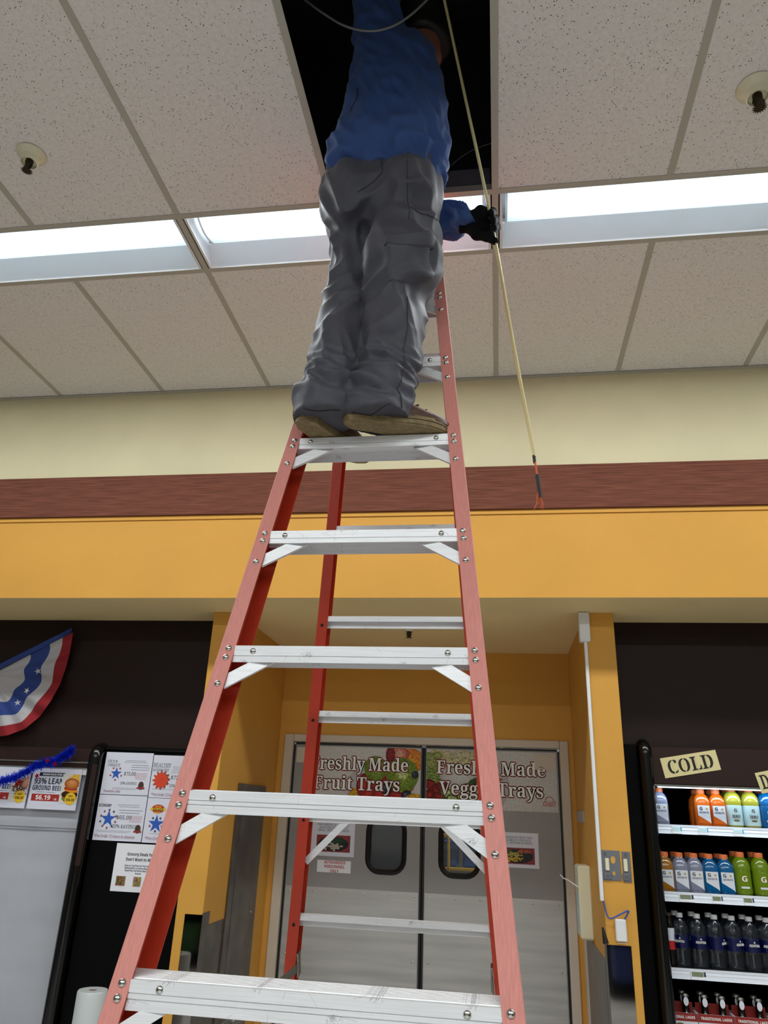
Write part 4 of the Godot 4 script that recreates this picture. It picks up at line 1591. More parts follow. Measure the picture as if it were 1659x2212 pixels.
# a flat printed sheet with a little thickness; front faces the viewer
func sheet(parent: Node, called: String, c: Vector3, w: float, h: float, mt: Material, im = null, rough := 0.45) -> Node:
	var o := part(called, box_mesh(Vector3(w, h, 0.0016)), mt, parent, Transform3D(Basis.IDENTITY, c))
	if im != null:
		var g := Geo.new()
		g.card(Vector3(0, 0, 0.0011), Vector3(w / 2, 0, 0), Vector3(0, h / 2, 0), Vector3(0, 0, 1))
		part("print", g, print_mat(im, rough), o)
	return o

func dashes(parent: Node, c: Vector3, w: float, rows: int, pitch: float, mt: Material, seed_: int, thick := 0.0022) -> void:   # lines of print too small to read
	var rng := RandomNumberGenerator.new(); rng.seed = seed_
	var g := Geo.new()
	for r in rows:
		var x := -w / 2 * rng.randf_range(0.75, 1.0)
		var e := w / 2 * rng.randf_range(0.75, 1.0)
		while x < e:
			var l := rng.randf_range(0.0022, 0.0065)
			g.box(c + Vector3(x + l / 2, -r * pitch, 0), Vector3(l, thick * 0.8 * rng.randf_range(0.75, 1.1), 0.0004))
			x += l + 0.0016
	var o := part("small_print", g, mt, parent)
	o.set_meta("kind", "stuff")

func build_door() -> void:
	var fz := ALCOVE_Z + 0.012
	# frame
	var fr := structure("trim_2")
	fr.set_meta("label", "cream metal frame round the double swing doors")
	span("jamb", V(-1.291, -EYE, ALCOVE_Z - 0.06), V(-1.236, 0.427, fz), 0.004, M.frame, fr)
	span("jamb", V(0.361, -EYE, ALCOVE_Z - 0.06), V(0.410, 0.427, fz), 0.004, M.frame, fr)
	span("header", V(-1.2355, 0.384, ALCOVE_Z - 0.06), V(0.3605, 0.427, fz), 0.004, M.frame, fr)
	var dz := ALCOVE_Z - 0.018     # face of the leaves
	for k in 2:
		var x0: float = [-1.222, -0.420][k]
		var x1: float = [-0.447, 0.348][k]
		var wx0: float = [-0.735, -0.314][k]
		var wx1: float = [-0.551, -0.129][k]
		var wy0 := -0.302
		var wy1 := -0.045
		var yt := 0.368
		var yb := -EYE + 0.012
		var d := structure("door_%d" % (k + 1))
		d.set_meta("label", ["grey swing door leaf with fruit poster", "grey swing door leaf with vegetable poster"][k])
		var skin := Geo.new()
		var bk := dz - 0.04
		for r in [[x0, yb, wx0, yt], [wx1, yb, x1, yt], [wx0, yb, wx1, wy0], [wx0, wy1, wx1, yt]]:
			skin.box(V((r[0] + r[2]) / 2, (r[1] + r[3]) / 2, (dz + bk) / 2), Vector3(r[2] - r[0], r[3] - r[1], 0.04))
		part("panel", skin, M.door_skin, d)
		# rounded rubber gasket round the window
		var ring := Geo.new()
		var pin := []; var pout := []
		var band := 0.028
		for q in 4:
			var cc := Vector2([wx1, wx0, wx0, wx1][q], [wy1, wy1, wy0, wy0][q]) + Vector2([-1, 1, 1, -1][q], [-1, -1, 1, 1][q]) * 0.055
			for s in 6:
				var ang := PI / 2 * q + PI / 2 * s / 5.0
				var dd := Vector2(cos(ang), sin(ang))
				pin.append(cc + dd * 0.055)
				pout.append(cc + dd * (0.055 + band))
		var m := pin.size()
		for s in m:
			var e := (s + 1) % m
			var A: Vector2 = pin[s]; var B: Vector2 = pin[e]; var C: Vector2 = pout[e]; var D: Vector2 = pout[s]
			var mi := (A + D) * 0.5; var mj := (B + C) * 0.5
			var zf := dz + 0.012
			ring.quad(V(A.x, A.y, dz), V(B.x, B.y, dz), V(mj.x, mj.y, zf), V(mi.x, mi.y, zf), Vector3(0, 0, 1))
			ring.quad(V(mi.x, mi.y, zf), V(mj.x, mj.y, zf), V(C.x, C.y, dz), V(D.x, D.y, dz), Vector3(0, 0, 1))
			ring.quad(V(A.x, A.y, dz), V(B.x, B.y, dz), V(B.x, B.y, bk), V(A.x, A.y, bk), V(0, 0, 0) - Vector3(0, EYE, 0) + Vector3((wx0 + wx1) / 2 - A.x, (wy0 + wy1) / 2 - A.y, 0))
		part("window_gasket", ring, M.rubber, d)
		var gl := Geo.new()
		gl.box(V((wx0 + wx1) / 2, (wy0 + wy1) / 2, dz - 0.02), Vector3(wx1 - wx0, wy1 - wy0, 0.004))
		part("pane", gl, M.pane, d)
		# rubber meeting edge, then black strips that darken the hinge and head gaps
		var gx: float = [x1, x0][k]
		span("gasket_gap_strip", V(gx - (0.0 if k == 0 else 0.0125), yb, dz - 0.03), V(gx + (0.0125 if k == 0 else 0.0), yt, dz + 0.004), 0.002, M.rubber, d)
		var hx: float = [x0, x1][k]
		span("gasket_gap_strip", V(hx - 0.011 if k == 0 else hx, yb, dz - 0.03), V(hx if k == 0 else hx + 0.010, yt, dz + 0.002), 0.002, M.rubber, d)
		span("gasket_gap_strip", V(x0, yt, dz - 0.03), V(x1, yt + 0.012, dz + 0.001), 0.002, M.rubber, d)  # black strip put in for the dark gap over the leaf
		var px0: float = [x0 + 0.008, x1 - 0.135][k]
		var px1: float = [x0 + 0.075, x1 - 0.012][k]
		var pv := span("pivot_plate", V(px0, [0.262, 0.265][k], dz), V(px1, [0.352, 0.352][k], dz + 0.004), 0.001, M.frame, d)
		# kick plate and its screws
		var kp := span("kick_plate", V(x0 + 0.004, yb + 0.01, dz), V(x1 - 0.004, -0.409, dz + 0.0025), 0.001, M.kick, d)
		var n := 5
		for s in n + 1:
			var sc := Geo.new()
			sc.dome(V(lerpf(x0 + 0.03, x1 - 0.03, s / float(n)), -0.432, dz + 0.0025), Vector3(0, 0, 1), 0.006, 0.003, 8)
			var so := part("screw", sc, M.steel_rivet, d)
		for e in [x0 + 0.03, x1 - 0.03]:
			for s in 3:
				var sc := Geo.new()
				sc.dome(V(e, -0.75 - s * 0.3, dz + 0.0025), Vector3(0, 0, 1), 0.006, 0.003, 8)
				part("screw", sc, M.steel_rivet, d)
	# posters across the tops of the leaves
	for k in 2:
		var x0: float = [-1.142, -0.416][k]
		var x1: float = [-0.452, 0.340][k]
		var y0: float = 0.036
		var y1: float = 0.361
		var c := V((x0 + x1) / 2, (y0 + y1) / 2, dz + 0.0012)
		var o := thing("poster", ["wide fruit tray poster with kiwi and berries on the swing door", "wide vegetable tray poster with dip bowl on the swing door"][k], "poster", c)
		sheet(o, "board", Vector3.ZERO, x1 - x0, y1 - y0, M.sleeve, mottle(fruit_picture(), 81) if k == 0 else mottle(veggie_picture(), 82), 0.14)
		var rows := [["Freshly Made", on_z(776, 1654, dz), 212.0], ["Fruit Trays", on_z(770, 1696, dz), 186.0]] if k == 0 else [["Freshly Made", on_z(1059, 1664, dz), 226.0], ["Veggie Trays", on_z(1060, 1709, dz), 214.0]]
		for r in rows:
			var at: Vector3 = r[1] - c
			at.z = 0.0016
			var w: float = r[2] / 358.0
			outline(r[0], "serifbold", 0.074, M.ink_red, o, at, w, 0.0056)
			words(r[0], "serifbold", 0.074, M.white_ink, o, at + Vector3(0, 0, 0.0009), w)
		if k == 1:
			var lg := on_z(1187, 1737, dz) - c
			lg.z = 0.0016
			words("COAST", "serifbold", 0.026, M.ink_red, o, lg, 0.072)
			var arc := Geo.new()
			var ap := []
			for s in 9:
				var an := PI * s / 8.0
				ap.append(lg + Vector3(cos(an) * 0.024, 0.012 + sin(an) * 0.026, 0))
			arc.tube(ap, 0.0018, 5)
			part("emblem", arc, M.ink_red, o)
	# papers taped to the leaves
	for k in 2:
		var a := on_z([676.0, 1083.0][k], [1769.0, 1797.0][k], dz)
		var b := on_z([764.0, 1165.0][k], [1852.0, 1877.0][k], dz)
		var w := b.x - a.x
		if k == 1:
			w = 0.245
		var h := a.y - b.y
		var c := Vector3((b.x - w / 2), (a.y + b.y) / 2, dz + 0.0012)
		var o := thing("taped_notice", ["white notice with red bowl photo of dip above the small red-lettered sign", "white notice with red photo of yellow food taped beside the door window"][k], "notice", c)
		sheet(o, "paper", Vector3.ZERO, w, h, M.sleeve)
		sheet(o, "photo", Vector3(0.004, -0.03, 0.0012), w * 0.78, h * 0.46, M.paper, mottle(bowl_picture(k), 83), 0.3)
		var tx := ["PRE-ORDER OF VEG TRAY", "PRE-ORDER OF FRUIT TRAY"]
		words(tx[k], "sans", 0.011, M.ink_soft, o, Vector3(0, h * 0.36, 0.0014), w * 0.74)
		words("AVAILABLE AT PRODUCE", "sans", 0.011, M.ink_soft, o, Vector3(0, h * 0.28, 0.0014), w * 0.66)
		words("SMALL, MEDIUM & LARGE!", "sans", 0.011, M.ink_soft, o, Vector3(0, h * 0.20, 0.0014), w * 0.72)
	var a := on_z(686, 1857, dz)
	var b := on_z(757, 1887, dz)
	var c := (a + b) / 2 + Vector3(0, 0, 0.0012)
	var sg := thing("door_sign", "small white sign with red capital letters below the notice", "sign", c)
	sheet(sg, "plate", Vector3.ZERO, b.x - a.x, a.y - b.y, M.paper)
	for r in 3:
		words(["AUTHORIZED", "PERSONNEL", "ONLY"][r], "sansbold", 0.015, M.ink_red, sg, Vector3(0.004, 0.022 - r * 0.0225, 0.0014), [0.125, 0.118, 0.05][r])
	# stock room seen through the panes: a rack of blue bins on yellow posts
	var rk := thing("stock_rack", "blue bins on a yellow-posted rack behind the swing door pane", "rack", V(-0.25, -EYE, -5.6))
	for x in [-0.32, -0.09, 0.28]:
		span("post", Vector3(x - 0.009, 0, 0), Vector3(x + 0.009, 2.2, 0.03), 0.003, M.yellow, rk)
	for y in [0.35, 0.72, 1.09, 1.30, 1.62]:
		span("beam", Vector3(-0.30, y, 0.005), Vector3(0.26, y + 0.02, 0.03), 0.003, M.yellow, rk)
		for x in [-0.16, 0.13]:
			span("bin", Vector3(x - 0.125, y + 0.022, -0.35), Vector3(x + 0.125, y + 0.19, -0.01), 0.01, M.star_blue, rk)
	var lampn := thing("added_stockroom_light", "added unseen lamp that brightens the stock room", "lamp", V(0.5, SOFFIT - 0.06, -5.3))
	var bg := Geo.new()
	bg.ball(Vector3.ZERO, Vector3(0.06, 0.04, 0.06))
	part("added_bulb", bg, M.lens, lampn)
	var bs := Geo.new()
	bs.lathe([Vector2(0.04, 0.02), Vector2(0.05, 0.06), Vector2(0.0002, 0.0602)], Vector3.ZERO)
	part("base", bs, M.white, lampn)
	var pl := OmniLight3D.new()  # added light, no lamp seen: brightens the rack behind the panes
	pl.name = "added_stockroom_glow"
	pl.light_energy = 1.4
	pl.light_color = LAMP_COLOR
	pl.light_size = 0.04
	pl.omni_range = 8.0
	pl.shadow_enabled = true
	pl.position = V(0.5, SOFFIT - 0.06, -5.3)
	add_child(pl)

# ---------------------------------------------------------------- left cold case and what hangs on it
func star_poly(r: float, inner: float, n := 5, turn := 0.0) -> PackedVector2Array:
	var p := PackedVector2Array()
	for k in n * 2:
		var a := PI / 2 + turn + PI * k / n
		var q := r if k % 2 == 0 else inner
		p.append(Vector2(cos(a), sin(a)) * q)
	return p

func star(parent: Node, called: String, at: Vector3, r: float, mt: Material, inner := 0.4, n := 5, turn := 0.0, thick := 0.0006) -> MeshInstance3D:
	var g := Geo.new()
	g.extrude(star_poly(r, r * inner, n, turn), at, at + Vector3(0, 0, thick), Vector3.RIGHT, Vector3.UP)
	return part(called, g, mt, parent)

func disc(parent: Node, called: String, at: Vector3, rx: float, ry: float, mt: Material, thick := 0.0006) -> void:
	var p := PackedVector2Array()
	for k in 20:
		p.append(Vector2(cos(TAU * k / 20) * rx, sin(TAU * k / 20) * ry))
	var g := Geo.new()
	g.extrude(p, at, at + Vector3(0, 0, thick), Vector3.RIGHT, Vector3.UP)
	part(called, g, mt, parent)

func notice(k: int, c: Vector3, w: float, h: float) -> void:
	var lab: String = ["laminated notice with one blue star priced seventy-three dollars", "laminated notice with orange starburst on the black end panel", "laminated notice with ringed blue star priced sixty-five dollars", "laminated notice with yellow party emblem above a blue star"][k]
	var o := thing("meat_notice", lab, "notice", c, "laminated notices on the black end panel")
	sheet(o, "laminate", Vector3.ZERO, w, h, M.sleeve)
	var z := 0.0013
	var P := func(u: float, v: float) -> Vector3: return Vector3((u - 0.5) * w, (0.5 - v) * h, z)
	match k:
		0:
			words("FIX IT &", "serif", 0.0125, M.ink_green, o, P.call(0.16, 0.22), 0.052)
			words("FORGET IT", "serif", 0.0125, M.ink_green, o, P.call(0.20, 0.31), 0.066)
			star(o, "star", P.call(0.27, 0.51), 0.031, M.star_blue)
			for q in 5:
				var an := PI / 2 + PI / 5 + TAU * q / 5
				star(o, "small_star", P.call(0.27, 0.51) + Vector3(cos(an) * 0.031, sin(an) * 0.031, 0), 0.007, M.star_red)
			words("$73.00", "serif", 0.017, M.ink, o, P.call(0.56, 0.51), 0.062)
			words("20% SAVINGS", "serif", 0.0125, M.ink_green, o, P.call(0.56, 0.73), 0.088)
			words("*Available daily", "sans", 0.012, M.ink_pen, o, P.call(0.24, 0.935), 0.092)
			dashes(o, P.call(0.64, 0.195), 0.13, 2, 0.008, M.ink_soft, 1)
			dashes(o, P.call(0.76, 0.30), 0.10, 3, 0.011, M.ink_soft, 2, 0.003)
			dashes(o, P.call(0.80, 0.49), 0.07, 6, 0.0055, M.ink_red, 3, 0.0016)
			dashes(o, P.call(0.50, 0.845), 0.14, 2, 0.006, M.ink_soft, 4, 0.0016)
		1:
			words("HEALTHY", "serif", 0.019, M.ink_green, o, P.call(0.20, 0.24), 0.095)
			words("ALTERNATIVE", "serif", 0.0115, M.ink_green, o, P.call(0.18, 0.35), 0.088)
			star(o, "starburst_edge", P.call(0.22, 0.58), 0.049, M.ink_green, 0.66, 12, 0.1, 0.0004)
			star(o, "starburst", P.call(0.215, 0.59), 0.048, M.burst, 0.64, 12, 0.0, 0.0008)
			dashes(o, P.call(0.21, 0.555) + Vector3(0, 0, 0.0008), 0.03, 3, 0.010, M.star_red, 8)
			words("$72.00", "serif", 0.018, M.ink, o, P.call(0.56, 0.52), 0.075)
			words("20% SAVINGS", "serif", 0.014, M.ink_green, o, P.call(0.60, 0.71), 0.10)
			words("*Pre-Order 72 hours in advance", "sans", 0.013, M.ink_pen, o, P.call(0.44, 0.925), 0.20)
			dashes(o, P.call(0.60, 0.27), 0.10, 4, 0.009, M.ink_soft, 5)
			dashes(o, P.call(0.32, 0.80), 0.14, 1, 0.006, M.ink_soft, 6, 0.0016)
		2:
			words("ECONOMY", "sansbold", 0.0135, M.ink, o, P.call(0.155, 0.235), 0.068)
			star(o, "star", P.call(0.26, 0.53), 0.041, M.star_blue)
			for q in 10:
				var an := PI / 2 + TAU * q / 10
				star(o, "small_star", P.call(0.26, 0.53) + Vector3(cos(an) * 0.042, sin(an) * 0.042, 0.0006), 0.0075, M.star_red if q % 3 else M.navy)
			words("$65.00", "serif", 0.0185, M.ink, o, P.call(0.58, 0.49), 0.078)
			words("20% $AVINGS", "serif", 0.0165, M.ink_green, o, P.call(0.62, 0.685), 0.132)
			words("*Pre-Order 72 hours in advance", "sans", 0.0135, M.ink_pen, o, P.call(0.44, 0.905), 0.215)
			dashes(o, P.call(0.66, 0.21), 0.13, 2, 0.009, M.ink_soft, 9)
			dashes(o, P.call(0.68, 0.33), 0.13, 2, 0.012, M.ink_soft, 10, 0.003)
			dashes(o, P.call(0.82, 0.45), 0.07, 6, 0.0055, M.ink_red, 11, 0.0016)
			dashes(o, P.call(0.42, 0.785), 0.20, 2, 0.006, M.ink_soft, 12, 0.0016)
		3:
			disc(o, "emblem", P.call(0.24, 0.24), 0.034, 0.020, M.ink_red)
			span("emblem_band", P.call(0.24, 0.30) + Vector3(-0.040, 0.004, 0.0004), P.call(0.24, 0.22) + Vector3(0.040, 0.0, 0.0010), 0, M.yellow, o)
			words("SUPER", "sansbold", 0.008, M.yellow, o, P.call(0.24, 0.19) + Vector3(0, 0, 0.001), 0.034)
			words("TAILGATE", "sansbold", 0.010, M.ink, o, P.call(0.24, 0.255) + Vector3(0, 0, 0.0014), 0.056)
			words("PARTY", "sansbold", 0.008, M.yellow, o, P.call(0.24, 0.325) + Vector3(0, 0, 0.001), 0.032)
			star(o, "star", P.call(0.24, 0.58), 0.043, M.star_blue)
			for q in 5:
				var an := PI / 2 + PI / 5 + TAU * q / 5
				star(o, "small_star", P.call(0.24, 0.58) + Vector3(cos(an) * 0.033, sin(an) * 0.033, 0.0006), 0.0075, M.star_red if q % 2 else M.navy)
			words("$", "serif", 0.018, M.ink, o, P.call(0.50, 0.53), 0.012)
			words("20%", "serif", 0.016, M.ink_green, o, P.call(0.47, 0.70), 0.035)
			words("*Pre-Order", "sans", 0.0135, M.ink_pen, o, P.call(0.22, 0.90), 0.085)
			dashes(o, P.call(0.34, 0.795), 0.14, 1, 0.006, M.ink_soft, 13, 0.0016)
	if k == 0 or k == 2:   # round brown seal with a ribbon
		var sp: Vector3 = P.call(0.83, 0.80) if k == 0 else P.call(0.90, 0.75)
		disc(o, "seal", sp + Vector3(0, 0.005, 0), 0.015, 0.020, M.ink_brown)
		span("seal_ribbon", sp + Vector3(-0.021, -0.011, 0.0004), sp + Vector3(0.021, -0.003, 0.0011), 0, M.star_red, o)

func burger_picture(kind: int) -> Image:
	var rng := RandomNumberGenerator.new(); rng.seed = 60 + kind
	var im := blank(160, 200, Color(0.86, 0.84, 0.80))
	if kind == 0:
		for k in 16:
			ell(im, Vector2(80 + rng.randf() * 80, 6 + rng.randf() * 50), Vector2(30, 5), -0.7 + rng.randf() * 0.8, Color(0.95, 0.78, 0.30), Color(0.82, 0.58, 0.14))
		ell(im, Vector2(90, 160), Vector2(68, 34), 0, Color(0.86, 0.62, 0.32), Color(0.70, 0.42, 0.16))
		ell(im, Vector2(88, 138), Vector2(74, 26), 0, Color(0.30, 0.18, 0.12), Color(0.16, 0.08, 0.05))
		for k in 20:
			ell(im, Vector2(30 + rng.randf() * 90, 160 + rng.randf() * 14), Vector2(10, 5), 0, Color(0.52, 0.62, 0.22), Color(0.28, 0.40, 0.10))
		ell(im, Vector2(96, 112), Vector2(66, 12), 0.1, Color(0.94, 0.64, 0.18), Color(0.86, 0.48, 0.10))
		ell(im, Vector2(90, 98), Vector2(62, 12), 0.05, Color(0.82, 0.26, 0.18), Color(0.64, 0.14, 0.10))
		ell(im, Vector2(94, 66), Vector2(68, 38), 0.05, Color(0.84, 0.52, 0.26), Color(0.60, 0.30, 0.12))
		for k in 40:
			ell(im, Vector2(94 + rng.randfn(0, 24), 52 + rng.randfn(0, 9)), Vector2(2, 1.4), 0.4, Color(0.95, 0.88, 0.70), Color(0.9, 0.8, 0.6))
	else:
		for k in 220:
			ell(im, Vector2(90 + rng.randfn(0, 34), 90 + rng.randfn(0, 34)), Vector2(9, 3), rng.randf() * 3, Color(0.50, 0.32, 0.24), Color(0.24, 0.13, 0.09))
		ell(im, Vector2(140, 66), Vector2(30, 44), 0.6, Color(0.86, 0.62, 0.50), Color(0.70, 0.44, 0.36))
	return im

func price_sign(k: int, c: Vector3, w: float, h: float) -> void:
	var o := thing("price_sign", ["white price sign with burger picture under the tinsel", "white price sign with minced beef picture beside the burger sign"][k], "price sign", c)
	sheet(o, "card", Vector3.ZERO, w, h, M.sleeve)
	sheet(o, "picture", Vector3(w * 0.31, 0.004, 0.0014), w * 0.36, h * 0.72, M.paper, burger_picture(k), 0.25)
	var z := 0.0016
	if k == 0:
		span("banner", Vector3(-w * 0.36, h * 0.31, 0.0006), Vector3(w * 0.16, h * 0.40, z), 0, M.navy, o)
		words("KNOWN VALUE ITEM!", "sansbold", 0.009, M.white_ink, o, Vector3(-w * 0.09, h * 0.355, z + 0.0006), w * 0.40)
		words("93% LEAN", "sansbold", 0.028, M.navy, o, Vector3(-w * 0.14, h * 0.19, z), w * 0.60)
		words("GROUND BEEF", "sansbold", 0.023, M.navy, o, Vector3(-w * 0.15, h * 0.02, z), w * 0.60)
	else:
		words("LEAN", "sansbold", 0.028, M.navy, o, Vector3(-w * 0.02, h * 0.19, z), w * 0.34)
		words("GROUND BEEF", "sansbold", 0.023, M.navy, o, Vector3(-w * 0.15, h * 0.02, z), w * 0.60)
	dashes(o, Vector3(-w * 0.14, -h * 0.085, z), w * 0.45, 1, 0.005, M.navy, 20 + k)
	span("price_band", Vector3(-w * 0.44, -h * 0.30, 0.0006), Vector3(w * 0.14, -h * 0.13, z), 0, M.banner_red, o)
	words("$6.19" if k == 0 else "$5.97", "sansbold", 0.022, M.white_ink, o, Vector3(-w * 0.20, -h * 0.215, z + 0.0006), w * 0.30)
	words("LB.", "sansbold", 0.009, M.white_ink, o, Vector3(w * 0.06, -h * 0.25, z + 0.0006), w * 0.06)
	disc(o, "badge", Vector3(w * 0.36, -h * 0.22, z), 0.030, 0.030, M.yellow, 0.001)
	words("GREAT", "sansbold", 0.007, M.ink, o, Vector3(w * 0.36, -h * 0.155, z + 0.0014), 0.026)
	words("VALUE", "sansbold", 0.0125, M.ink, o, Vector3(w * 0.36, -h * 0.245, z + 0.0014), 0.046)

func build_left() -> void:
	# case body
	var zf := -3.80
	var o := thing("cold_case", "dark open cold case with pulled-down grey night blind beside a black end panel", "cold case", V(-2.8, -EYE, -4.2))
	var sh := Transform3D(Basis.IDENTITY, -o.position)
	var Q := func(x: float, y: float, z: float) -> Vector3: return V(x, y, z) - o.position
	span("header", Q.call(XL + 0.02, 0.155, zf - 0.06), Q.call(-2.085, 0.2495, zf), 0.003, M.header, o)
	span("chrome_strip", Q.call(XL + 0.02, 0.176, zf), Q.call(-2.085, 0.184, zf + 0.006), 0.002, M.steel_rivet, o)
	span("sign_channel", Q.call(XL + 0.02, 0.118, zf - 0.03), Q.call(-2.085, 0.154, zf - 0.012), 0.002, M.white, o)
	span("chrome_strip", Q.call(XL + 0.02, 0.150, zf - 0.012), Q.call(-2.085, 0.155, zf - 0.004), 0.001, M.steel_rivet, o)
	span("back", Q.call(XL + 0.02, -EYE, -4.56), Q.call(-1.46, 0.2, -4.5), 0, M.black_flat, o)
	span("base", Q.call(XL + 0.02, -EYE, -4.5), Q.call(-2.085, -1.15, zf + 0.06), 0.01, M.black_flat, o)
	# night blind: a sheet with slight horizontal waves
	var bl := Geo.new()
	var pts := []
	var nu := 40; var nv := 60
	var nf := noise(1.0, 77, 3)
	for r in nv:
		for c in nu:
			var x := lerpf(XL + 0.03, -2.088, float(c) / (nu - 1))
			var y := lerpf(0.118, -1.149, float(r) / (nv - 1))
			var wv := nf.get_noise_2d(x * 1.6, y * 7.0) * 0.004
			if y > -0.14 and y < -0.03:
				wv += 0.004 * sin((y + 0.03) / 0.11 * TAU)
			pts.append(Q.call(x, y, zf - 0.036 + wv))
	bl.grid(pts, nu, nv, false, true)
	part("night_blind", bl, M.blind, o)
	for y in [-0.135, -0.148]:
		span("blind_seam", Q.call(XL + 0.03, y - 0.0015, zf - 0.036), Q.call(-2.088, y + 0.0015, zf - 0.029), 0.001, M.blind, o)
	# black end panel with rounded bumper post
	span("end_panel", Q.call(-2.02, -EYE, zf - 0.05), Q.call(-1.4555, 0.255, zf), 0.006, M.black_flat, o)
	var bp := Geo.new()
	var path := []
	path.append(Q.call(-2.05, -EYE, zf + 0.03))
	for k in 9:
		var a := PI / 2 * k / 8.0
		path.append(Q.call(-2.05, 0.20 + sin(a) * 0.05, zf - 0.02 + cos(a) * 0.05))
	path.append(Q.call(-2.05, 0.25, zf - 0.06))
	bp.tube(path, 0.034, 14)
	part("bumper_post", bp, M.black_gloss, o)
	span("post_strip", Q.call(-2.045, -0.30, zf + 0.061), Q.call(-2.018, 0.17, zf + 0.066), 0.002, M.header, o)
	span("cap_rail", Q.call(-2.02, 0.245, zf - 0.05), Q.call(-1.4555, 0.262, zf + 0.012), 0.005, M.black_gloss, o)
	# papers
	var pz := zf + 0.0012
	for k in 4:
		var x0: float = -2.009 + (k % 2) * 0.263
		var y0: float = [0.237, 0.229, 0.026, 0.022][k]
		notice(k, V(x0 + 0.129, y0 - 0.103, pz + (0.002 if k % 2 else 0.0)), 0.258, [0.204, 0.204, 0.212, 0.206][k])
	var gc := V(-1.735, -0.298, pz)
	var gd := thing("grocery_flyer", "white flyer with two small food photos low on the black end panel", "flyer", gc)
	sheet(gd, "paper", Vector3.ZERO, 0.276, 0.213, M.paper)
	words("Grocery Deals You", "sansbold", 0.0135, M.ink, gd, Vector3(-0.005, 0.058, 0.0014), 0.140)
	words("Don't Want to Miss", "sansbold", 0.0135, M.ink, gd, Vector3(-0.005, 0.037, 0.0014), 0.146)
	for r in 4:
		words(["Save on Top Picks for Your Kitchen,", "Baking Basics to Dinner Must-Haves", "Shop Now and Make Meal Prep a", "Breeze!"][r], "sansbold", 0.0072, M.ink_soft, gd, Vector3(-0.006, 0.008 - r * 0.011, 0.0014), [0.150, 0.146, 0.142, 0.03][r])
	for k in 2:
		var im := blank(40, 40, Color(0.6, 0.45, 0.3))
		var rng := RandomNumberGenerator.new(); rng.seed = 90 + k
		for q in 60:
			var cc := Color(rng.randf_range(0.2, 0.8), rng.randf_range(0.15, 0.6), rng.randf_range(0.08, 0.35)) if k == 0 else Color(rng.randf_range(0.35, 0.95), rng.randf_range(0.3, 0.85), rng.randf_range(0.15, 0.6))
			ell(im, Vector2(rng.randf() * 40, rng.randf() * 40), Vector2(4, 3), rng.randf() * 3, cc, cc.darkened(0.3))
		sheet(gd, "photo", Vector3(-0.09 + k * 0.085, -0.060, 0.0014), 0.048 if k == 0 else 0.040, 0.042, M.paper, im, 0.4)
	# price signs in the channel
	price_sign(0, V(-2.268, 0.046, zf - 0.006), 0.272, 0.198)
	price_sign(1, V(-2.552, 0.046, zf - 0.006), 0.272, 0.198)
	build_bunting()
	build_tinsel(zf)
	build_bag_roll()

func build_bunting() -> void:
	var z0 := FASCIA_Z + 0.022
	var C := Vector2(-22, 1458)
	var outer := [Vector2(158, 1366), Vector2(151, 1408), Vector2(143, 1440), Vector2(130, 1478), Vector2(110, 1514), Vector2(86, 1548), Vector2(54, 1574), Vector2(18, 1588), Vector2(-20, 1594), Vector2(-66, 1594), Vector2(-112, 1590), Vector2(-156, 1580), Vector2(-190, 1564), Vector2(-212, 1552)]
	var o := thing("bunting", "red, white and blue pleated fan bunting with stars on the dark fascia", "bunting", on_z(C.x, C.y, z0))
	var off := -o.position
	var rings := [[0.0, 0.47, "centre_cloth", M.cloth_white], [0.47, 0.70, "blue_band", M.cloth_blue], [0.70, 0.86, "white_band", M.cloth_white], [0.86, 1.0, "red_band", M.cloth_red]]
	var n := 110
	var surf := func(t: float, f: float) -> Vector3:
		var q := t * (outer.size() - 1)
		var i := mini(int(q), outer.size() - 2)
		var p: Vector2 = outer[i].lerp(outer[i + 1], q - i)
		# pleats swing the rings a little in and out as well as forward and back
		var ph := t * 60.0
		var wob := sin(ph) * 0.6 + sin(ph * 0.43 + 1.0) * 0.5
		var ff := f * (1.0 + 0.06 * sin(ph * 0.5 + 0.6) * sin(PI * f))
		var e := C.lerp(p, ff)
		return on_z(e.x, e.y, z0 + 0.006 + 0.026 * wob * f * (0.4 + 0.6 * f) + 0.03 * f) + off
	for r in rings:
		var g := Geo.new()
		var pts := []
		var nv := 8
		for v in nv:
			for u in n:
				pts.append(surf.call(float(u) / (n - 1), lerpf(r[0], r[1], float(v) / (nv - 1))))
		g.grid(pts, n, nv, false, true)
		part(r[2], g, r[3], o)
	var tp := Geo.new()
	var a := on_z(-214, 1553, z0) + off
	var b := on_z(161, 1365, z0) + off
	var tpz := Vector3(0, 0, 0.030)
	tp.extrude(PackedVector2Array([Vector2(-0.016, 0), Vector2(0.016, 0), Vector2(0.016, 0.003), Vector2(-0.016, 0.003)]), a + tpz, b + tpz, Vector3(0, 1, 0), Vector3(0, 0, 1))
	part("top_tape", tp, M.cloth_blue, o)
	for e in [[82, 1450, 0.4], [58, 1492, -0.4], [38, 1518, 0.2], [-6, 1532, 0.0]]:
		var at := on_z(e[0], e[1], z0 + 0.075) + off
		var s := star(o, "star", Vector3.ZERO, 0.024, M.cloth_white, 0.36, 5, e[2], 0.001)
		s.transform = Transform3D(Basis(Vector3.UP, 0.5 * e[2]) * Basis.from_scale(Vector3(0.85, 0.75, 1)), at)

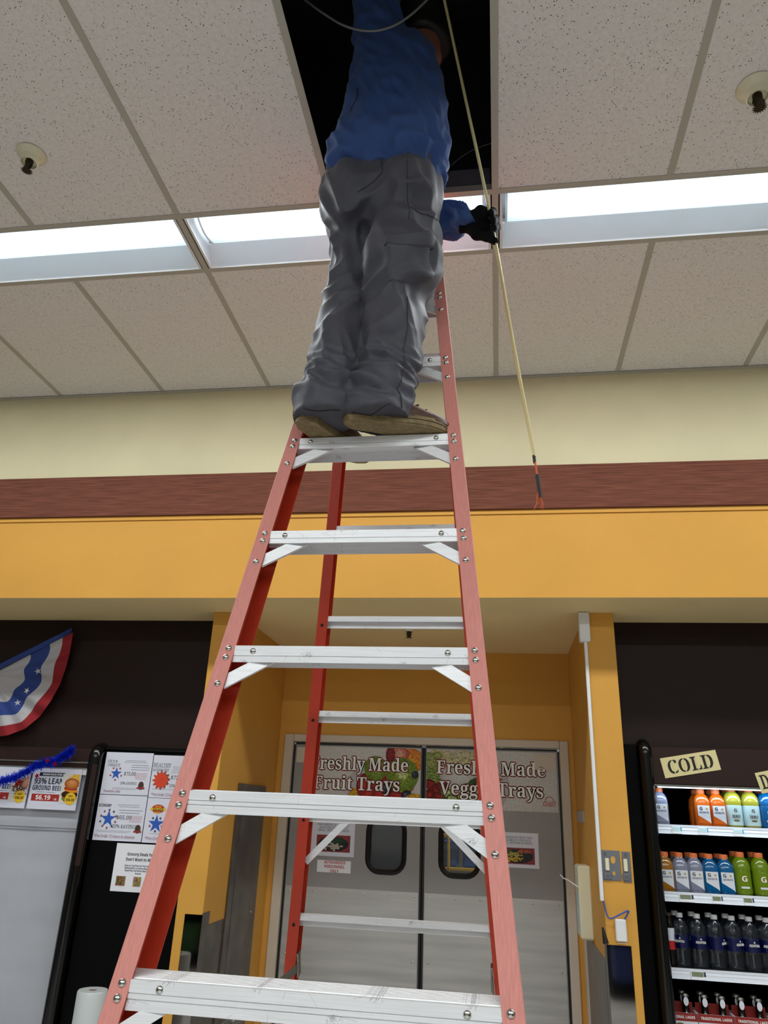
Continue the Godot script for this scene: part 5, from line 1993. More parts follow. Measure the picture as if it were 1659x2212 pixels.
func build_tinsel(zf: float) -> void:
	var rng := RandomNumberGenerator.new(); rng.seed = 17
	var base := on_z(0, 1692, zf + 0.03)
	var o := thing("tinsel_garland", "shiny blue tinsel garland with red stars along the price signs", "garland", base)
	var px := [Vector2(-190, 1690), Vector2(-140, 1702), Vector2(-90, 1706), Vector2(-40, 1700), Vector2(0, 1690), Vector2(30, 1680), Vector2(60, 1666), Vector2(85, 1652), Vector2(110, 1648), Vector2(130, 1640), Vector2(145, 1630), Vector2(157, 1620)]
	var path := []
	for p in px:
		path.append(on_z(p.x, p.y, zf + 0.046) - base)
	var core := Geo.new()
	core.tube(path, 0.003, 6)
	part("cord", core, M.foil_blue, o)
	var g := Geo.new()
	for k in path.size() - 1:
		for q in 300:
			var p: Vector3 = path[k].lerp(path[k + 1], rng.randf())
			var d := Vector3(rng.randfn(0, 1), rng.randfn(0, 1), rng.randfn(0, 1)).normalized()
			if d.z < -0.3: d.z = -d.z
			var s := d.cross(Vector3(rng.randf(), rng.randf(), rng.randf())).normalized() * 0.0024
			var l := rng.randf_range(0.022, 0.043)
			g.tri(p - s, p + s, p + d * l, s.cross(d))
			g.tri(p - s, p + s, p + d * l, -s.cross(d))
	var f := part("foil_fringe", g, M.foil_blue, o)
	f.set_meta("kind", "stuff")
	for e in [[103, 1643], [119, 1650], [80, 1676], [42, 1688], [36, 1694]]:
		star(o, "star", on_z(e[0], e[1], zf + 0.092) - base, 0.015, M.foil_red, 0.42, 5, rng.randf(), 0.001)

func build_bag_roll() -> void:
	var c := on_z(201, 2138, -3.2)
	var o := thing("bag_roll", "upright roll of clear plastic bags on a thin stand behind the ladder", "plastic bag roll", Vector3(c.x, 0, c.z))
	var y1 := c.y
	var y0 := y1 - 0.32
	var g := Geo.new()
	g.lathe([Vector2(0.016, y0), Vector2(0.056, y0), Vector2(0.058, y0 + 0.004), Vector2(0.058, y1 - 0.006), Vector2(0.055, y1), Vector2(0.017, y1), Vector2(0.017, y1 - 0.08)], Vector3.ZERO, Vector3.UP, 28)
	part("plastic_roll", g, M.film, o)
	var c2 := Geo.new()
	c2.lathe([Vector2(0.0165, y0 + 0.02), Vector2(0.0165, y1 - 0.002), Vector2(0.014, y1 - 0.002), Vector2(0.014, y1 - 0.06)], Vector3.ZERO, Vector3.UP, 16)
	part("card_core", c2, M.card, o)
	var s := Geo.new()
	s.tube([Vector3(0, 0.01, 0), Vector3(0, y1 - 0.05, 0)], 0.009, 10)
	part("pole", s, M.steel_dull, o)
	var b := Geo.new()
	b.lathe([Vector2(0.14, 0.0), Vector2(0.14, 0.012), Vector2(0.02, 0.022), Vector2(0.0002, 0.022)], Vector3.ZERO, Vector3.UP, 24)
	part("base", b, M.black, o)
	var p := Geo.new()
	p.lathe([Vector2(0.06, y0 - 0.008), Vector2(0.06, y0 - 0.001), Vector2(0.01, y0 - 0.001)], Vector3.ZERO, Vector3.UP, 20)
	part("tray", p, M.steel_dull, o)

# ---------------------------------------------------------------- right drinks cooler
func rounded_body(rings: Array, e: float, sides := 20) -> Geo:   # rings of (half width, height); e squares the section off
	var g := Geo.new()
	var pts := []
	for r in rings:
		for k in sides:
			var a := TAU * k / sides
			var c := cos(a); var s := sin(a)
			var q := pow(pow(absf(c), e) + pow(absf(s), e), -1.0 / e)
			pts.append(Vector3(c * q * r[0], r[1], -s * q * r[0]))
	g.grid(pts, sides, rings.size(), true, false)
	var m := rings.size() - 1
	for k in range(1, sides - 1):
		g.tri(pts[0], pts[k], pts[k + 1], Vector3.DOWN)
		g.tri(pts[m * sides], pts[m * sides + k], pts[m * sides + k + 1], Vector3.UP)
	return g

var bottle_kit := {}
func sport_bottle(at: Vector3, liquid: String, style: int, label: String, group := "") -> void:
	var o := thing("sports_drink", label, "bottle", at, group)
	var key := "b%d" % style
	if not bottle_kit.has(key):
		if style == 0:
			bottle_kit[key] = rounded_body([[0.033, 0.0], [0.0365, 0.004], [0.0365, 0.092], [0.035, 0.098], [0.0355, 0.104], [0.033, 0.118], [0.026, 0.132], [0.019, 0.140], [0.0175, 0.146]], 4.0).mesh()
			bottle_kit["cap0"] = rounded_body([[0.0195, 0.142], [0.020, 0.144], [0.020, 0.160], [0.0185, 0.163]], 2.0, 16).mesh()
			var lp := PackedVector2Array([Vector2(-0.027, 0.012), Vector2(0.027, 0.012), Vector2(0.027, 0.090), Vector2(-0.027, 0.090)])
			var g := Geo.new()
			g.extrude(lp, Vector3(0, 0, 0.0362), Vector3(0, 0, 0.0372), Vector3.RIGHT, Vector3.UP)
			bottle_kit["lab0"] = g.mesh()
			var w := Geo.new()
			w.extrude(PackedVector2Array([Vector2(-0.027, 0.012), Vector2(0.027, 0.012), Vector2(0.022, 0.018), Vector2(-0.027, 0.046)]), Vector3(0, 0, 0.0372), Vector3(0, 0, 0.0377), Vector3.RIGHT, Vector3.UP)
			bottle_kit["slash0"] = w.mesh()
		else:
			bottle_kit[key] = rounded_body([[0.035, 0.0], [0.039, 0.006], [0.039, 0.02], [0.0375, 0.03], [0.0375, 0.095], [0.0395, 0.102], [0.0395, 0.115], [0.036, 0.133], [0.028, 0.148], [0.0195, 0.155], [0.018, 0.160]], 2.2).mesh()
			bottle_kit["cap1"] = rounded_body([[0.0195, 0.156], [0.020, 0.158], [0.020, 0.174], [0.0185, 0.177]], 2.0, 16).mesh()
			bottle_kit["lab1"] = rounded_body([[0.0376, 0.008], [0.0395, 0.010], [0.0386, 0.03], [0.0386, 0.094], [0.038, 0.096]], 2.2).mesh()
	part("bottle_body", bottle_kit[key], M[liquid], o)
	part("cap", bottle_kit["cap%d" % mini(style, 1)], M.cap_orange, o)
	if style == 0:
		var lb := part("label_panel", bottle_kit["lab0"], M.label_white, o)
		part("label_stripe", bottle_kit["slash0"], M[liquid], lb)
		words("G", "sansbold", 0.014, M.ink, lb, Vector3(-0.012, 0.076, 0.0376), 0.013)
		disc(lb, "round_seal", Vector3(0.014, 0.076, 0.0374), 0.005, 0.005, M.seal_gold)
		words("GATORLYTE", "sansbold", 0.0075, M.ink_soft, lb, Vector3(0, 0.060, 0.0376), 0.042)
	else:
		var lb := part("label_wrap", bottle_kit["lab1"], M.label_ice if style == 1 else M[liquid], o)
		if style == 1:
			words("G", "sansbold", 0.014, M.ink_brown, lb, Vector3(0, 0.074, 0.0388), 0.013)
			words("ZERO", "sansbold", 0.012, M.ink_brown, lb, Vector3(0, 0.048, 0.0390), 0.036)
			disc(lb, "crest", Vector3(0, 0.030, 0.0386), 0.013, 0.004, M.ink_olive)
		else:
			words("G", "sansbold", 0.022, M.white_ink, lb, Vector3(0, 0.068, 0.0390), 0.022)
			star(lb, "bolt", Vector3(0.001, 0.067, 0.0392), 0.006, M.burst, 0.3, 2, 0.5, 0.0006)
			span("label_strip", Vector3(-0.018, 0.028, 0.0375), Vector3(0.018, 0.036, 0.0393), 0, M.label_white, lb)

func water_bottle(at: Vector3, turn: float) -> void:
	var o := thing("water_bottle", "clear water bottle with dark blue label on the cooler shelf", "bottle", at, "water bottles on the cooler shelf")
	o.rotation.y = turn
	if not bottle_kit.has("w"):
		var rings := [[0.028, 0.0], [0.033, 0.006]]
		for k in 6:
			rings.append([0.0335, 0.014 + k * 0.009])
			rings.append([0.0318, 0.0185 + k * 0.009])
		rings.append_array([[0.0338, 0.072], [0.033, 0.076], [0.033, 0.122], [0.034, 0.126], [0.034, 0.145], [0.031, 0.162], [0.023, 0.180], [0.015, 0.190], [0.0125, 0.198]])
		bottle_kit["w"] = rounded_body(rings, 2.0, 18).mesh()
		bottle_kit["wc"] = rounded_body([[0.0145, 0.194], [0.0150, 0.196], [0.0150, 0.209], [0.0135, 0.212]], 2.0, 14).mesh()
		bottle_kit["wl"] = rounded_body([[0.0335, 0.074], [0.0340, 0.076], [0.0340, 0.122], [0.0335, 0.124]], 2.0, 24).mesh()
	part("bottle_body", bottle_kit["w"], M.water_plastic, o)
	part("cap", bottle_kit["wc"], M.white, o)
	var lb := part("label_wrap", bottle_kit["wl"], M.label_navy, o)
	words("AQUAFINA", "sansbold", 0.0095, M.white_ink, lb, Vector3(0, 0.101, 0.0345), 0.043)
	star(lb, "peak", Vector3(0.002, 0.114, 0.0342), 0.005, M.white_ink, 0.5, 3, 0.0, 0.0006)

func beer_bottle(at: Vector3) -> void:
	var o := thing("beer_bottle", "dark brown beer bottle with oval white neck label in a carton", "bottle", at, "beer bottles in the red and white cartons")
	if not bottle_kit.has("beer"):
		bottle_kit["beer"] = rounded_body([[0.028, 0.0], [0.0305, 0.004], [0.0305, 0.125], [0.027, 0.140], [0.016, 0.160], [0.0135, 0.185], [0.0130, 0.222]], 2.0, 16).mesh()
		bottle_kit["crown"] = rounded_body([[0.0155, 0.216], [0.0158, 0.219], [0.0140, 0.226], [0.010, 0.228]], 2.0, 16).mesh()
	part("bottle_body", bottle_kit["beer"], M.beer_glass, o)
	part("crown_cap", bottle_kit["crown"], M.steel_dull, o)
	disc(o, "neck_label", Vector3(0, 0.200, 0.0145), 0.0105, 0.017, M.label_white, 0.001)

func build_right() -> void:
	var o := thing("drinks_cooler", "black open-fronted drinks cooler with white price rails under a brown header", "drinks cooler", V(1.4, -EYE, -4.2))
	var Q := func(x: float, y: float, z: float) -> Vector3: return V(x, y, z) - o.position
	var X1 := 3.56
	# header, end panel, bumper
	span("header", Q.call(0.718, 0.172, -3.87), Q.call(X1, 0.3375, -3.80), 0.003, M.header, o)
	span("header_lip", Q.call(0.718, 0.164, -3.87), Q.call(X1, 0.1715, -3.802), 0.002, M.steel_dull, o)
	span("end_panel", Q.call(0.5685, -EYE, -4.55), Q.call(0.655, 0.345, -3.79), 0.006, M.black_flat, o)
	var bp := Geo.new()
	var path := [Q.call(0.685, -EYE, -3.775)]
	for k in 9:
		var a := PI / 2 * k / 8.0
		path.append(Q.call(0.685, 0.300 + sin(a) * 0.045, -3.82 + cos(a) * 0.045))
	path.append(Q.call(0.685, 0.345, -3.86))
	bp.tube(path, 0.030, 14)
	part("bumper_post", bp, M.black_gloss, o)
	span("end_lining", Q.call(0.655, -EYE, -4.55), Q.call(0.716, 0.34, -3.815), 0.003, M.black_flat, o)
	span("end_panel", Q.call(X1, -EYE, -4.55), Q.call(X1 + 0.1, 0.345, -3.79), 0.006, M.black_flat, o)
	span("back", Q.call(0.716, -EYE, -4.57), Q.call(X1, 0.335, -4.5), 0, M.black_flat, o)
	span("base", Q.call(0.716, -EYE, -4.5), Q.call(X1, -1.16, -3.80), 0.01, M.black_flat, o)
	span("top", Q.call(0.716, 0.30, -4.5), Q.call(X1, 0.335, -3.872), 0, M.black_flat, o)
	# strip lamp behind the header
	var lm := Geo.new()
	lm.box(Q.call((0.74 + X1) / 2, 0.166, -3.885), Vector3(X1 - 0.76, 0.012, 0.02), 0.003)
	part("led_strip", lm, M.led, o)
	var al := AreaLight3D.new()
	al.name = "cooler_light"
	al.area_size = Vector2(X1 - 0.76, 0.02)
	al.light_energy = COOLER_ENERGY
	al.light_color = Color(0.82, 0.91, 1.0)
	al.set("area_range", 4.0)
	al.shadow_enabled = true
	al.position = V((0.74 + X1) / 2, 0.157, -3.885)
	al.rotation_degrees = Vector3(-82, 0, 0)
	add_child(al)
	# shelves with price rails
	var ys := [-0.002, -0.283, -0.582]
	for k in 4:
		var y: float = [-0.002, -0.283, -0.582, -0.912][k]
		span("shelf", Q.call(0.72, y - 0.02, -4.42), Q.call(X1, y, -3.905), 0.002, M.shelf_dark, o)
		var rl := Geo.new()
		var h := 0.038
		rl.extrude(PackedVector2Array([Vector2(0, 0.002), Vector2(0.004, 0.002), Vector2(0.005, -0.008), Vector2(0.003, -0.009), Vector2(0.009, -0.020), Vector2(0.0075, -0.021), Vector2(0.012, -h + 0.004), Vector2(0.014, -h), Vector2(0, -h)]), Q.call(0.732, y, -3.905), Q.call(X1 - 0.01, y, -3.905), Vector3(0, 0, 1), Vector3.UP)
		var rail := part("price_rail", rl, M.rail_white, o)
		var tags: Array = [[1463, 1520, 1596], [1483, 1550, 1617], [1509], []][k]
		for q in tags.size():
			var c := on_z(tags[q] + 0.0, 1798 if k == 0 else (1938 if k == 1 else 2105), -3.892)
			var w: float = 0.044 if q > 0 or k == 0 else 0.062
			var tg := Geo.new()
			var tb := Basis(Vector3.RIGHT, -0.25)
			tg.box(Vector3.ZERO, Vector3(w, 0.032, 0.0015), 0, tb)
			var yy: float = y - 0.021
			var tp := part("price_tag", tg, M.paper, rail, Transform3D(Basis.IDENTITY, Vector3(c.x, yy + EYE, -3.893) - o.position))
			var t2 := Geo.new()
			t2.box(tb * Vector3(-0.004, 0.004, 0.001), Vector3(w * 0.76, 0.018, 0.001), 0, tb)
			part("tag_print", t2, M.tag_green if k else M.label_ice, tp)
			var t3 := Geo.new()
			t3.box(tb * Vector3(w * 0.42, 0.005, 0.001), Vector3(w * 0.14, 0.018, 0.001), 0, tb)
			part("tag_print", t3, M.navy if k else M.tag_cyan, tp)
	# bottles: [pixel column, liquid, style]
	var rows := [
		[[1429, "d_clear", 0, 0], [1520, "d_orange", 0, 0], [1553, "d_orange", 0, 0], [1588, "d_lime", 1, 0], [1626, "d_lime", 1, 0], [1662, "d_blue", 2, 0]],
		[[1441, "d_amber", 0, 0], [1473, "d_clear", 0, 0], [1505, "d_clear", 0, 0], [1538, "d_blue", 0, 0], [1571, "d_blue", 0, 0], [1607, "d_green", 2, 0], [1648, "d_green", 2, 0]],
	]
	var what := {"d_clear": "colourless", "d_orange": "orange", "d_lime": "yellow-green", "d_blue": "blue", "d_amber": "amber", "d_green": "green"}
	for r in 2:
		for b in rows[r]:
			var y: float = ys[r]
			var p := on_z(b[0], [1785, 1928][r], -3.952)
			var at := Vector3(p.x, y + EYE + 0.0005, -3.952)
			var kind: String = ["square white-labelled", "round pale-labelled zero sugar", "round clear-labelled"][b[2]]
			sport_bottle(at, b[1], b[2], "%s %s sports drink bottle at the front of the %s cooler shelf" % [what[b[1]], kind, ["top", "second"][r]], "sports drinks on the cooler shelves")
			if r == 1 or b[1] != "d_clear":
				sport_bottle(at + Vector3(0.0, 0, -0.09), b[1], b[2], "%s %s sports drink bottle behind another on the %s cooler shelf" % [what[b[1]], kind, ["top", "second"][r]], "sports drinks on the cooler shelves")
	# the shelves go on past the edge of the picture
	for k in 5:
		for r in 2:
			var x: float = [1.30, 1.26][r] + k * 0.084
			sport_bottle(Vector3(x, ys[r] + EYE + 0.0005, -3.952), ["d_blue", "d_green"][r], 2, "%s round clear-labelled sports drink bottle at the front of the %s cooler shelf" % [["blue", "green"][r], ["top", "second"][r]], "sports drinks on the cooler shelves")
		water_bottle(Vector3(1.26 + k * 0.092, ys[2] + EYE + 0.0005, -3.955), k * 0.4 - 0.8)
	for k in 6:
		var p := on_z([1478.0, 1516.0, 1554.0, 1592.0, 1630.0, 1668.0][k], 2090, -3.955)
		water_bottle(Vector3(p.x, ys[2] + EYE + 0.0005, -3.955), [-0.45, 0.0, 0.9, 0.55, 0.05, -0.3][k])
		water_bottle(Vector3(p.x - 0.005, ys[2] + EYE + 0.0005, -4.035), [0.4, -0.6, 1.0, 0.2, -0.3, 0.3][k])
	var tb := on_z(1452, 2085, -3.97)
	var te := thing("tea_bottle", "slim dark bottle with white and red label at the shelf end beside water", "bottle", Vector3(tb.x, ys[2] + EYE + 0.0005, -3.955))
	part("bottle_body", rounded_body([[0.018, 0.0], [0.02, 0.004], [0.02, 0.15], [0.014, 0.175], [0.011, 0.19], [0.011, 0.2]], 2.0, 14), M.beer_glass, te)
	part("cap", rounded_body([[0.0125, 0.198], [0.0125, 0.21]], 2.0, 12), M.ink_brown, te)
	part("label_wrap", rounded_body([[0.0207, 0.10], [0.0207, 0.15]], 2.0, 14), M.label_white, te)
	part("label_base", rounded_body([[0.0206, 0.065], [0.0206, 0.0995]], 2.0, 14), M.ink_red, te)
	# beer cartons
	var yb := -0.912
	for k in 9:
		var x := 0.80 + k * 0.150 - 0.045
		var c := Vector3(x, yb + EYE + 0.0005, -3.965)
		var box := thing("beer_carton", "red and white beer carton with green and gold oval on the lowest visible shelf", "carton", c, "beer cartons on the lower shelf")
		var bx := Geo.new()
		var W := 0.147; var D := 0.12; var H := 0.165
		bx.box(Vector3(0, H / 2, D / 2), Vector3(W, H, 0.003))
		bx.box(Vector3(0, H / 2, -D / 2), Vector3(W, H, 0.003))
		bx.box(Vector3(-W / 2 + 0.0015, H / 2, 0), Vector3(0.003, H, D - 0.003))
		bx.box(Vector3(W / 2 - 0.0015, H / 2, 0), Vector3(0.003, H, D - 0.003))
		bx.box(Vector3(0, 0.002, 0), Vector3(W - 0.006, 0.004, D - 0.003))
		part("card_sides", bx, M.label_white, box)
		span("handle_panel", Vector3(-W / 2 + 0.004, 0.05, -0.002), Vector3(W / 2 - 0.004, 0.196, 0.002), 0.001, M.carton_red, box)
		span("top_band", Vector3(-W / 2, H - 0.030, D / 2 + 0.0015), Vector3(W / 2, H, D / 2 + 0.0025), 0, M.carton_red, box)
		words("TRADITIONAL LAGER", "sansbold", 0.010, M.white_ink, box, Vector3(0, H - 0.015, D / 2 + 0.0032), W * 0.86)
		disc(box, "oval", Vector3(0, H - 0.088, D / 2 + 0.0016), 0.040, 0.052, M.ink_olive)
		disc(box, "oval", Vector3(0, H - 0.088, D / 2 + 0.0022), 0.032, 0.043, M.carton_pink)
		for q in 2:
			for z in 2:
				beer_bottle(c + Vector3(-0.036 + q * 0.072, 0.0045, 0.03 - z * 0.064))
	# stencilled signs on the header
	var a := on_z(1425, 1638, -3.798); var b := on_z(1545, 1622, -3.798); var d := on_z(1437, 1682, -3.798); var e := on_z(1558, 1660, -3.798)
	var cc := (a + b + d + e) / 4
	var ang := atan2(b.y - a.y, b.x - a.x) * 0.5 + atan2(e.y - d.y, e.x - d.x) * 0.5
	var sg := thing("stencil_sign", "cream card stencilled with four black letters tilted on the brown header", "sign", cc)
	var tilt := Basis(Vector3(0, 0, 1), ang)
	part("card", box_mesh(Vector3(a.distance_to(b), a.distance_to(d) * 0.98, 0.002)), M.sign_cream, sg, Transform3D(tilt, Vector3.ZERO))
	words("COLD", "serifbold", 0.060, M.ink, sg, tilt * Vector3(0.0, 0.0, 0.0015), 0.205, 0.001, tilt)
	for q in [[-0.077, 0.011], [-0.026, 0.0], [0.030, 0.0], [0.078, 0.0]]:      # bridges of the stencil
		var br := Geo.new()
		br.box(tilt * Vector3(q[0], 0.0, 0.0024), Vector3(0.0042, 0.068, 0.0006), 0, tilt)
		part("stencil_bridge", br, M.sign_cream, sg)
	var f := on_z(1700, 1680, -3.798)
	var s2 := thing("stencil_sign", "cream card leaning on the header beside the four-letter stencil", "sign", f)
	part("card", box_mesh(Vector3(0.26, 0.09, 0.002)), M.sign_cream, s2, Transform3D(Basis(Vector3(0, 0, 1), 0.22), Vector3.ZERO))
	words("D", "serifbold", 0.060, M.ink, s2, Vector3(-0.098, -0.020, 0.0015), 0.036, 0.001, Basis(Vector3(0, 0, 1), 0.22))

# ---------------------------------------------------------------- fittings on walls and ceiling
func sprinkler(c: Vector3, label: String, s: float) -> void:
	var o := thing("fire_sprinkler", label, "sprinkler", c)
	var g := Geo.new()
	g.lathe([Vector2(0.028, -0.042), Vector2(0.030, -0.040), Vector2(0.0305, -0.022), Vector2(0.036, -0.014), Vector2(0.052, -0.003), Vector2(0.053, 0.0)].map(func(p): return p * s), Vector3.ZERO, Vector3.UP, 28)
	part("escutcheon", g, M.cream_plastic, o)
	var cu := Geo.new()
	cu.lathe([Vector2(0.0002, -0.030), Vector2(0.027, -0.030), Vector2(0.028, -0.042)].map(func(p): return p * s), Vector3.ZERO, Vector3.UP, 24)
	part("cup", cu, M.cream_plastic, o)
	var b := Geo.new()
	b.lathe([Vector2(0.006, -0.078), Vector2(0.008, -0.070), Vector2(0.012, -0.060), Vector2(0.012, -0.050), Vector2(0.014, -0.044), Vector2(0.014, -0.030)].map(func(p): return p * s), Vector3.ZERO, Vector3.UP, 12)
	for e: float in [-1.0, 1.0]:
		b.tube([Vector3(e * 0.011, -0.044, 0) * s, Vector3(e * 0.016, -0.060, 0) * s, Vector3(e * 0.005, -0.080, 0) * s], 0.0028 * s, 6)
	part("head", b, M.bronze, o)
	var d := Geo.new()
	d.extrude(star_poly(0.021 * s, 0.013 * s, 16), Vector3(0, -0.0815, 0) * s, Vector3(0, -0.0795, 0) * s, Vector3.RIGHT, Vector3(0, 0, 1))
	part("deflector", d, M.bronze, o)

func build_small() -> void:
	sprinkler(on_y(68, 334, CEIL), "cream sprinkler on the tile over the bunting side of the ceiling", 0.95)
	sprinkler(on_y(1632, 190, CEIL), "cream sprinkler with dark gap round its cup on a ceiling tile", 1.05)
	sprinkler(on_y(884, 1352, SOFFIT), "small cream sprinkler under the soffit in front of the swing doors", 0.8)
	# raceway with its end box on the right pier
	var z := PIER_Z
	var rw := thing("cable_raceway", "white surface raceway running down the corner of the ochre pier", "raceway", V(0.43, SOFFIT, z))
	var Q := func(x: float, y: float, zz: float) -> Vector3: return V(x, y, zz) - rw.position
	span("junction_box", Q.call(0.402, 0.795, z - 0.02), Q.call(0.452, SOFFIT - 0.002, z + 0.028), 0.004, M.white, rw)
	span("duct", Q.call(0.4215, -0.312, z - 0.002), Q.call(0.4375, 0.797, z + 0.012), 0.003, M.white, rw)
	var bc := Geo.new()
	var pts := []
	for p in [[1303, 1944, 0.006], [1308, 1965, 0.012], [1313, 1980, 0.018], [1321, 1984, 0.02], [1338, 1976, 0.02], [1352, 1969, 0.018], [1358, 1968, 0.016], [1356, 1974, 0.014], [1349, 1986, 0.012]]:
		pts.append(on_z(p[0], p[1], z + p[2]))
	var base: Vector3 = pts[0]
	solo("network_cable", shift(tubed(pts, 0.0032), -base), M.cable_blue, "blue cable bent from the raceway into the white wall box", "cable", base)
	var wb := thing("wall_box", "small white box on the ochre pier below the blue cable", "wall box", on_z(1341, 2010, z))
	var a := on_z(1327, 1984, z); var b := on_z(1354, 2034, z)
	span("body", a - wb.position, b - wb.position + Vector3(0, 0, 0.024), 0.004, M.white, wb)
	span("front_line", Vector3(-0.02, -0.045, 0.024), Vector3(0.02, -0.043, 0.0248), 0, M.frame, wb)
	# empty grey mounting bracket
	var mc := on_z(1331, 1870, z)
	var mb := thing("mounting_bracket", "empty grey metal mounting bracket screwed to the ochre pier", "bracket", mc)
	var mw := 0.122; var mh := 0.118
	span("plate", Vector3(-mw / 2, -mh / 2, 0), Vector3(0.018, mh / 2, 0.003), 0.001, M.grey_metal, mb)
	span("plate", Vector3(0.026, -mh / 2 - 0.004, 0), Vector3(mw / 2, mh / 2 - 0.002, 0.003), 0.001, M.grey_metal, mb)
	for e: float in [-1.0, 1.0]:
		span("clip", Vector3(e * 0.038 - 0.008, -0.02, 0.003), Vector3(e * 0.038 + 0.008, 0.028, 0.014), 0.002, M.cream_plastic, mb)
		span("hook", Vector3(e * 0.038 - 0.016, -0.055, 0.003), Vector3(e * 0.038 + 0.016, -0.028, 0.010), 0.003, M.grey_metal, mb)
		span("slot", Vector3(e * 0.038 - 0.008, -0.047, 0.0095), Vector3(e * 0.038 + 0.008, -0.036, 0.0112), 0, M.ink_soft, mb)
		span("tab", Vector3(e * 0.044 - 0.004, 0.040, 0.003), Vector3(e * 0.044 + 0.004, 0.052, 0.008), 0.001, M.ink_soft, mb)
	for q in [0.022, -0.030]:
		disc(mb, "hole", Vector3(-0.012, q, 0.003), 0.010 if q > 0 else 0.006, 0.015 if q > 0 else 0.008, M.ochre, 0.0004)
	# cream box on the side wall of the alcove, with its stray wire
	var xw := 0.438
	var cb := thing("control_box", "cream control box on the alcove side wall with a loose white wire", "control box", V(xw, -0.36, -4.15))
	span("body", Vector3(-0.062, -0.158, -0.09), Vector3(0, 0.158, 0.09), 0.008, M.cream_plastic, cb)
	span("label_plate", Vector3(-0.063, -0.13, -0.07), Vector3(-0.062, 0.03, 0.07), 0, M.label_ice, cb)
	var lw := Geo.new()
	lw.tube([Vector3(-0.04, 0.05, 0.09), Vector3(-0.075, 0.07, 0.05), Vector3(-0.10, 0.085, 0.0), Vector3(-0.12, 0.09, -0.06), Vector3(-0.13, 0.10, -0.12)], 0.0032, 6)
	part("loose_wire", lw, M.white, cb)
	# grey tape patch higher on the side wall
	solo("wall_patch", box_mesh(Vector3(0.004, 0.055, 0.34), 0.001), M.tape_grey, "grey tape patch stuck on the alcove wall beside the raceway", "tape", on_x(1254, 1764, xw - 0.002))
	# black rag of tape where the guard begins
	var bt := Geo.new()
	bt.tube([on_z(1302, 2003, z + 0.004), on_z(1305, 2020, z + 0.006), on_z(1309, 2038, z + 0.006)], [0.004, 0.008, 0.012], 8)
	var btp := on_z(1302, 2003, z)
	solo("black_tape", shift(bt, -btp), M.tape, "bit of black tape hanging at the top corner of a steel guard", "tape", btp)
	# stainless corner guards and wall sheets
	var gl := thing("corner_guard", "polished steel corner guard on the pier beside the black end panel", "corner guard", V(-1.328, -EYE, PIER_Z))
	span("front_leaf", Vector3(-0.083, 0, 0.0), Vector3(0.002, 0.978, 0.0022), 0.001, M.mirror_steel, gl)
	span("side_leaf", Vector3(0.0, 0, -0.09), Vector3(0.0022, 0.985, 0.0022), 0.001, M.stainless, gl)
	var ws := thing("steel_sheet", "dark tall stainless sheet on the alcove wall behind the ladder rails", "wall sheet", V(-1.327, -EYE, -4.1))
	span("lower_sheet", Vector3(0, 0, 0.175), Vector3(0.0015, 0.93, 0.40), 0.0005, M.stainless, ws)
	span("edge_strip", Vector3(0, 0, 0.10), Vector3(0.010, 1.55, 0.17), 0.003, M.stainless, ws)
	span("tall_sheet", Vector3(0, 0, -0.30), Vector3(0.012, 1.55, 0.10), 0.002, M.stainless, ws)
	for q in [0.92, 0.35]:
		var sc := Geo.new()
		sc.dome(Vector3(0.012, q, -0.22), Vector3.RIGHT, 0.006, 0.003, 8)
		part("screw", sc, M.steel_rivet, ws)
	var gr := thing("corner_guard", "polished steel corner guard under the white wall box", "corner guard", V(0.438, -EYE, PIER_Z))
	span("front_leaf", Vector3(-0.002, 0, 0), Vector3(0.098, 0.965, 0.0022), 0.001, M.mirror_steel, gr)
	span("side_leaf", Vector3(-0.0022, 0, -0.07), Vector3(0, 0.965, 0.0022), 0.001, M.stainless, gr)
	var wr := thing("steel_sheet", "grey stainless sheet on the alcove wall under the cream control box", "wall sheet", V(0.438, -EYE, -4.1))
	span("sheet", Vector3(-0.0025, 0, -0.34), Vector3(0, 0.90, 0.395), 0.0005, M.stainless, wr)
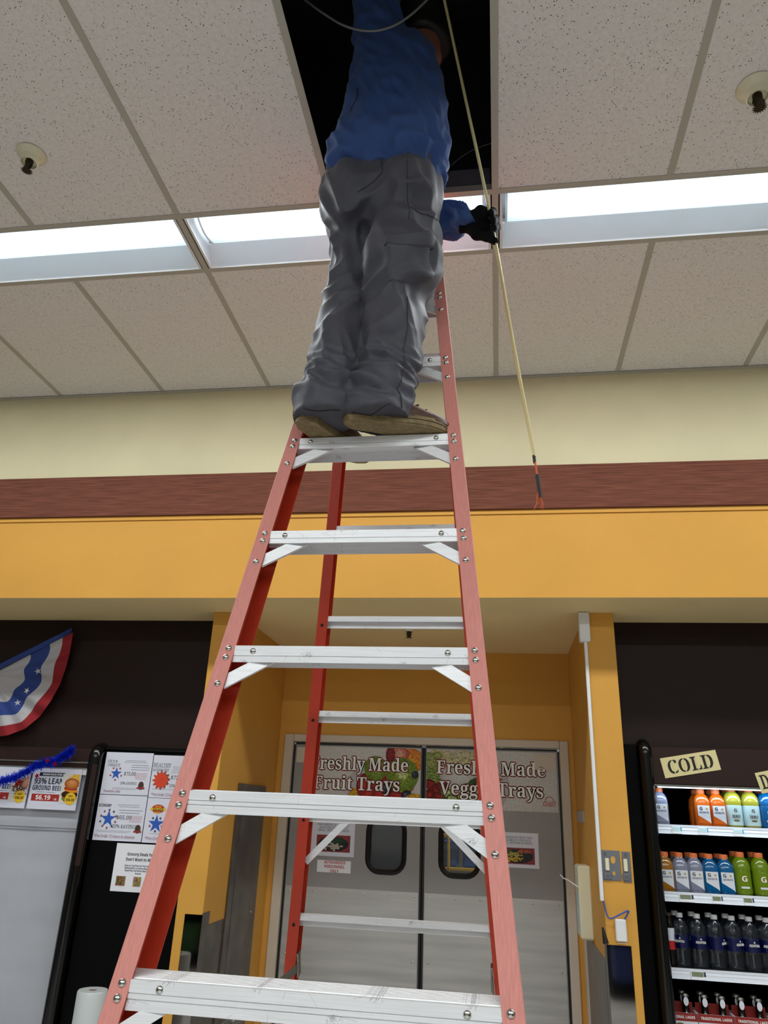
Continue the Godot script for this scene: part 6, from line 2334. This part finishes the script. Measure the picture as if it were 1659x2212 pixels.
	span("side_strip", Vector3(-0.008, 0, -0.44), Vector3(0, 0.915, -0.345), 0.002, M.frame, wr)

# added unseen shelving behind the viewer, placed to give the steel guards dark reflections
func build_added_aisle() -> void:
	var rng := RandomNumberGenerator.new(); rng.seed = 23
	var packs := []
	for c in [Color(0.55, 0.12, 0.10), Color(0.14, 0.22, 0.45), Color(0.66, 0.55, 0.16), Color(0.18, 0.36, 0.18), Color(0.60, 0.58, 0.54), Color(0.20, 0.13, 0.10)]:
		packs.append(mat(c, 0.5))
	for s in 2:
		var x0: float = [-3.7, 0.95][s]
		var x1: float = [-1.8, 2.95][s]
		var o := thing("added_aisle_shelf", ["added unseen black shelving with boxes for reflections on the bunting side", "added unseen black shelving with boxes for reflections on the drinks cooler side"][s], "shelf unit", V((x0 + x1) / 2, -EYE, 0.75))
		var w := x1 - x0
		span("back_panel", Vector3(-w / 2, 0.1, 0.18), Vector3(w / 2, 1.32, 0.21), 0.004, M.black_flat, o)
		span("plinth", Vector3(-w / 2, 0, -0.22), Vector3(w / 2, 0.12, 0.22), 0.006, M.black_flat, o)
		for e: float in [-1.0, 1.0]:
			span("upright", Vector3(e * w / 2 - 0.02, 0, 0.16), Vector3(e * w / 2 + 0.02, 1.36, 0.24), 0.004, M.black, o)
		for k in 3:
			var y: float = 0.12 + k * 0.40
			if k:
				span("shelf_board", Vector3(-w / 2 + 0.02, y - 0.025, -0.20), Vector3(w / 2 - 0.02, y, 0.18), 0.003, M.shelf_dark, o)
			var x := -w / 2 + 0.05
			while x < w / 2 - 0.2:
				var bw := rng.randf_range(0.12, 0.2)
				var bh := rng.randf_range(0.18, 0.32)
				var c := thing("added_grocery_box", "added plain coloured box on the unseen black shelving", "box", o.position + Vector3(x + bw / 2, y + 0.0005, -0.04), "added boxes on the unseen shelving")
				span("carton", Vector3(-bw / 2 + 0.003, 0, -0.12), Vector3(bw / 2 - 0.003, bh, 0.12), 0.004, packs[rng.randi() % packs.size()], c)
				x += bw + 0.004

func build_all() -> void:
	build_door()
	build_person()
	build_left()
	build_right()
	build_small()
	build_added_aisle()
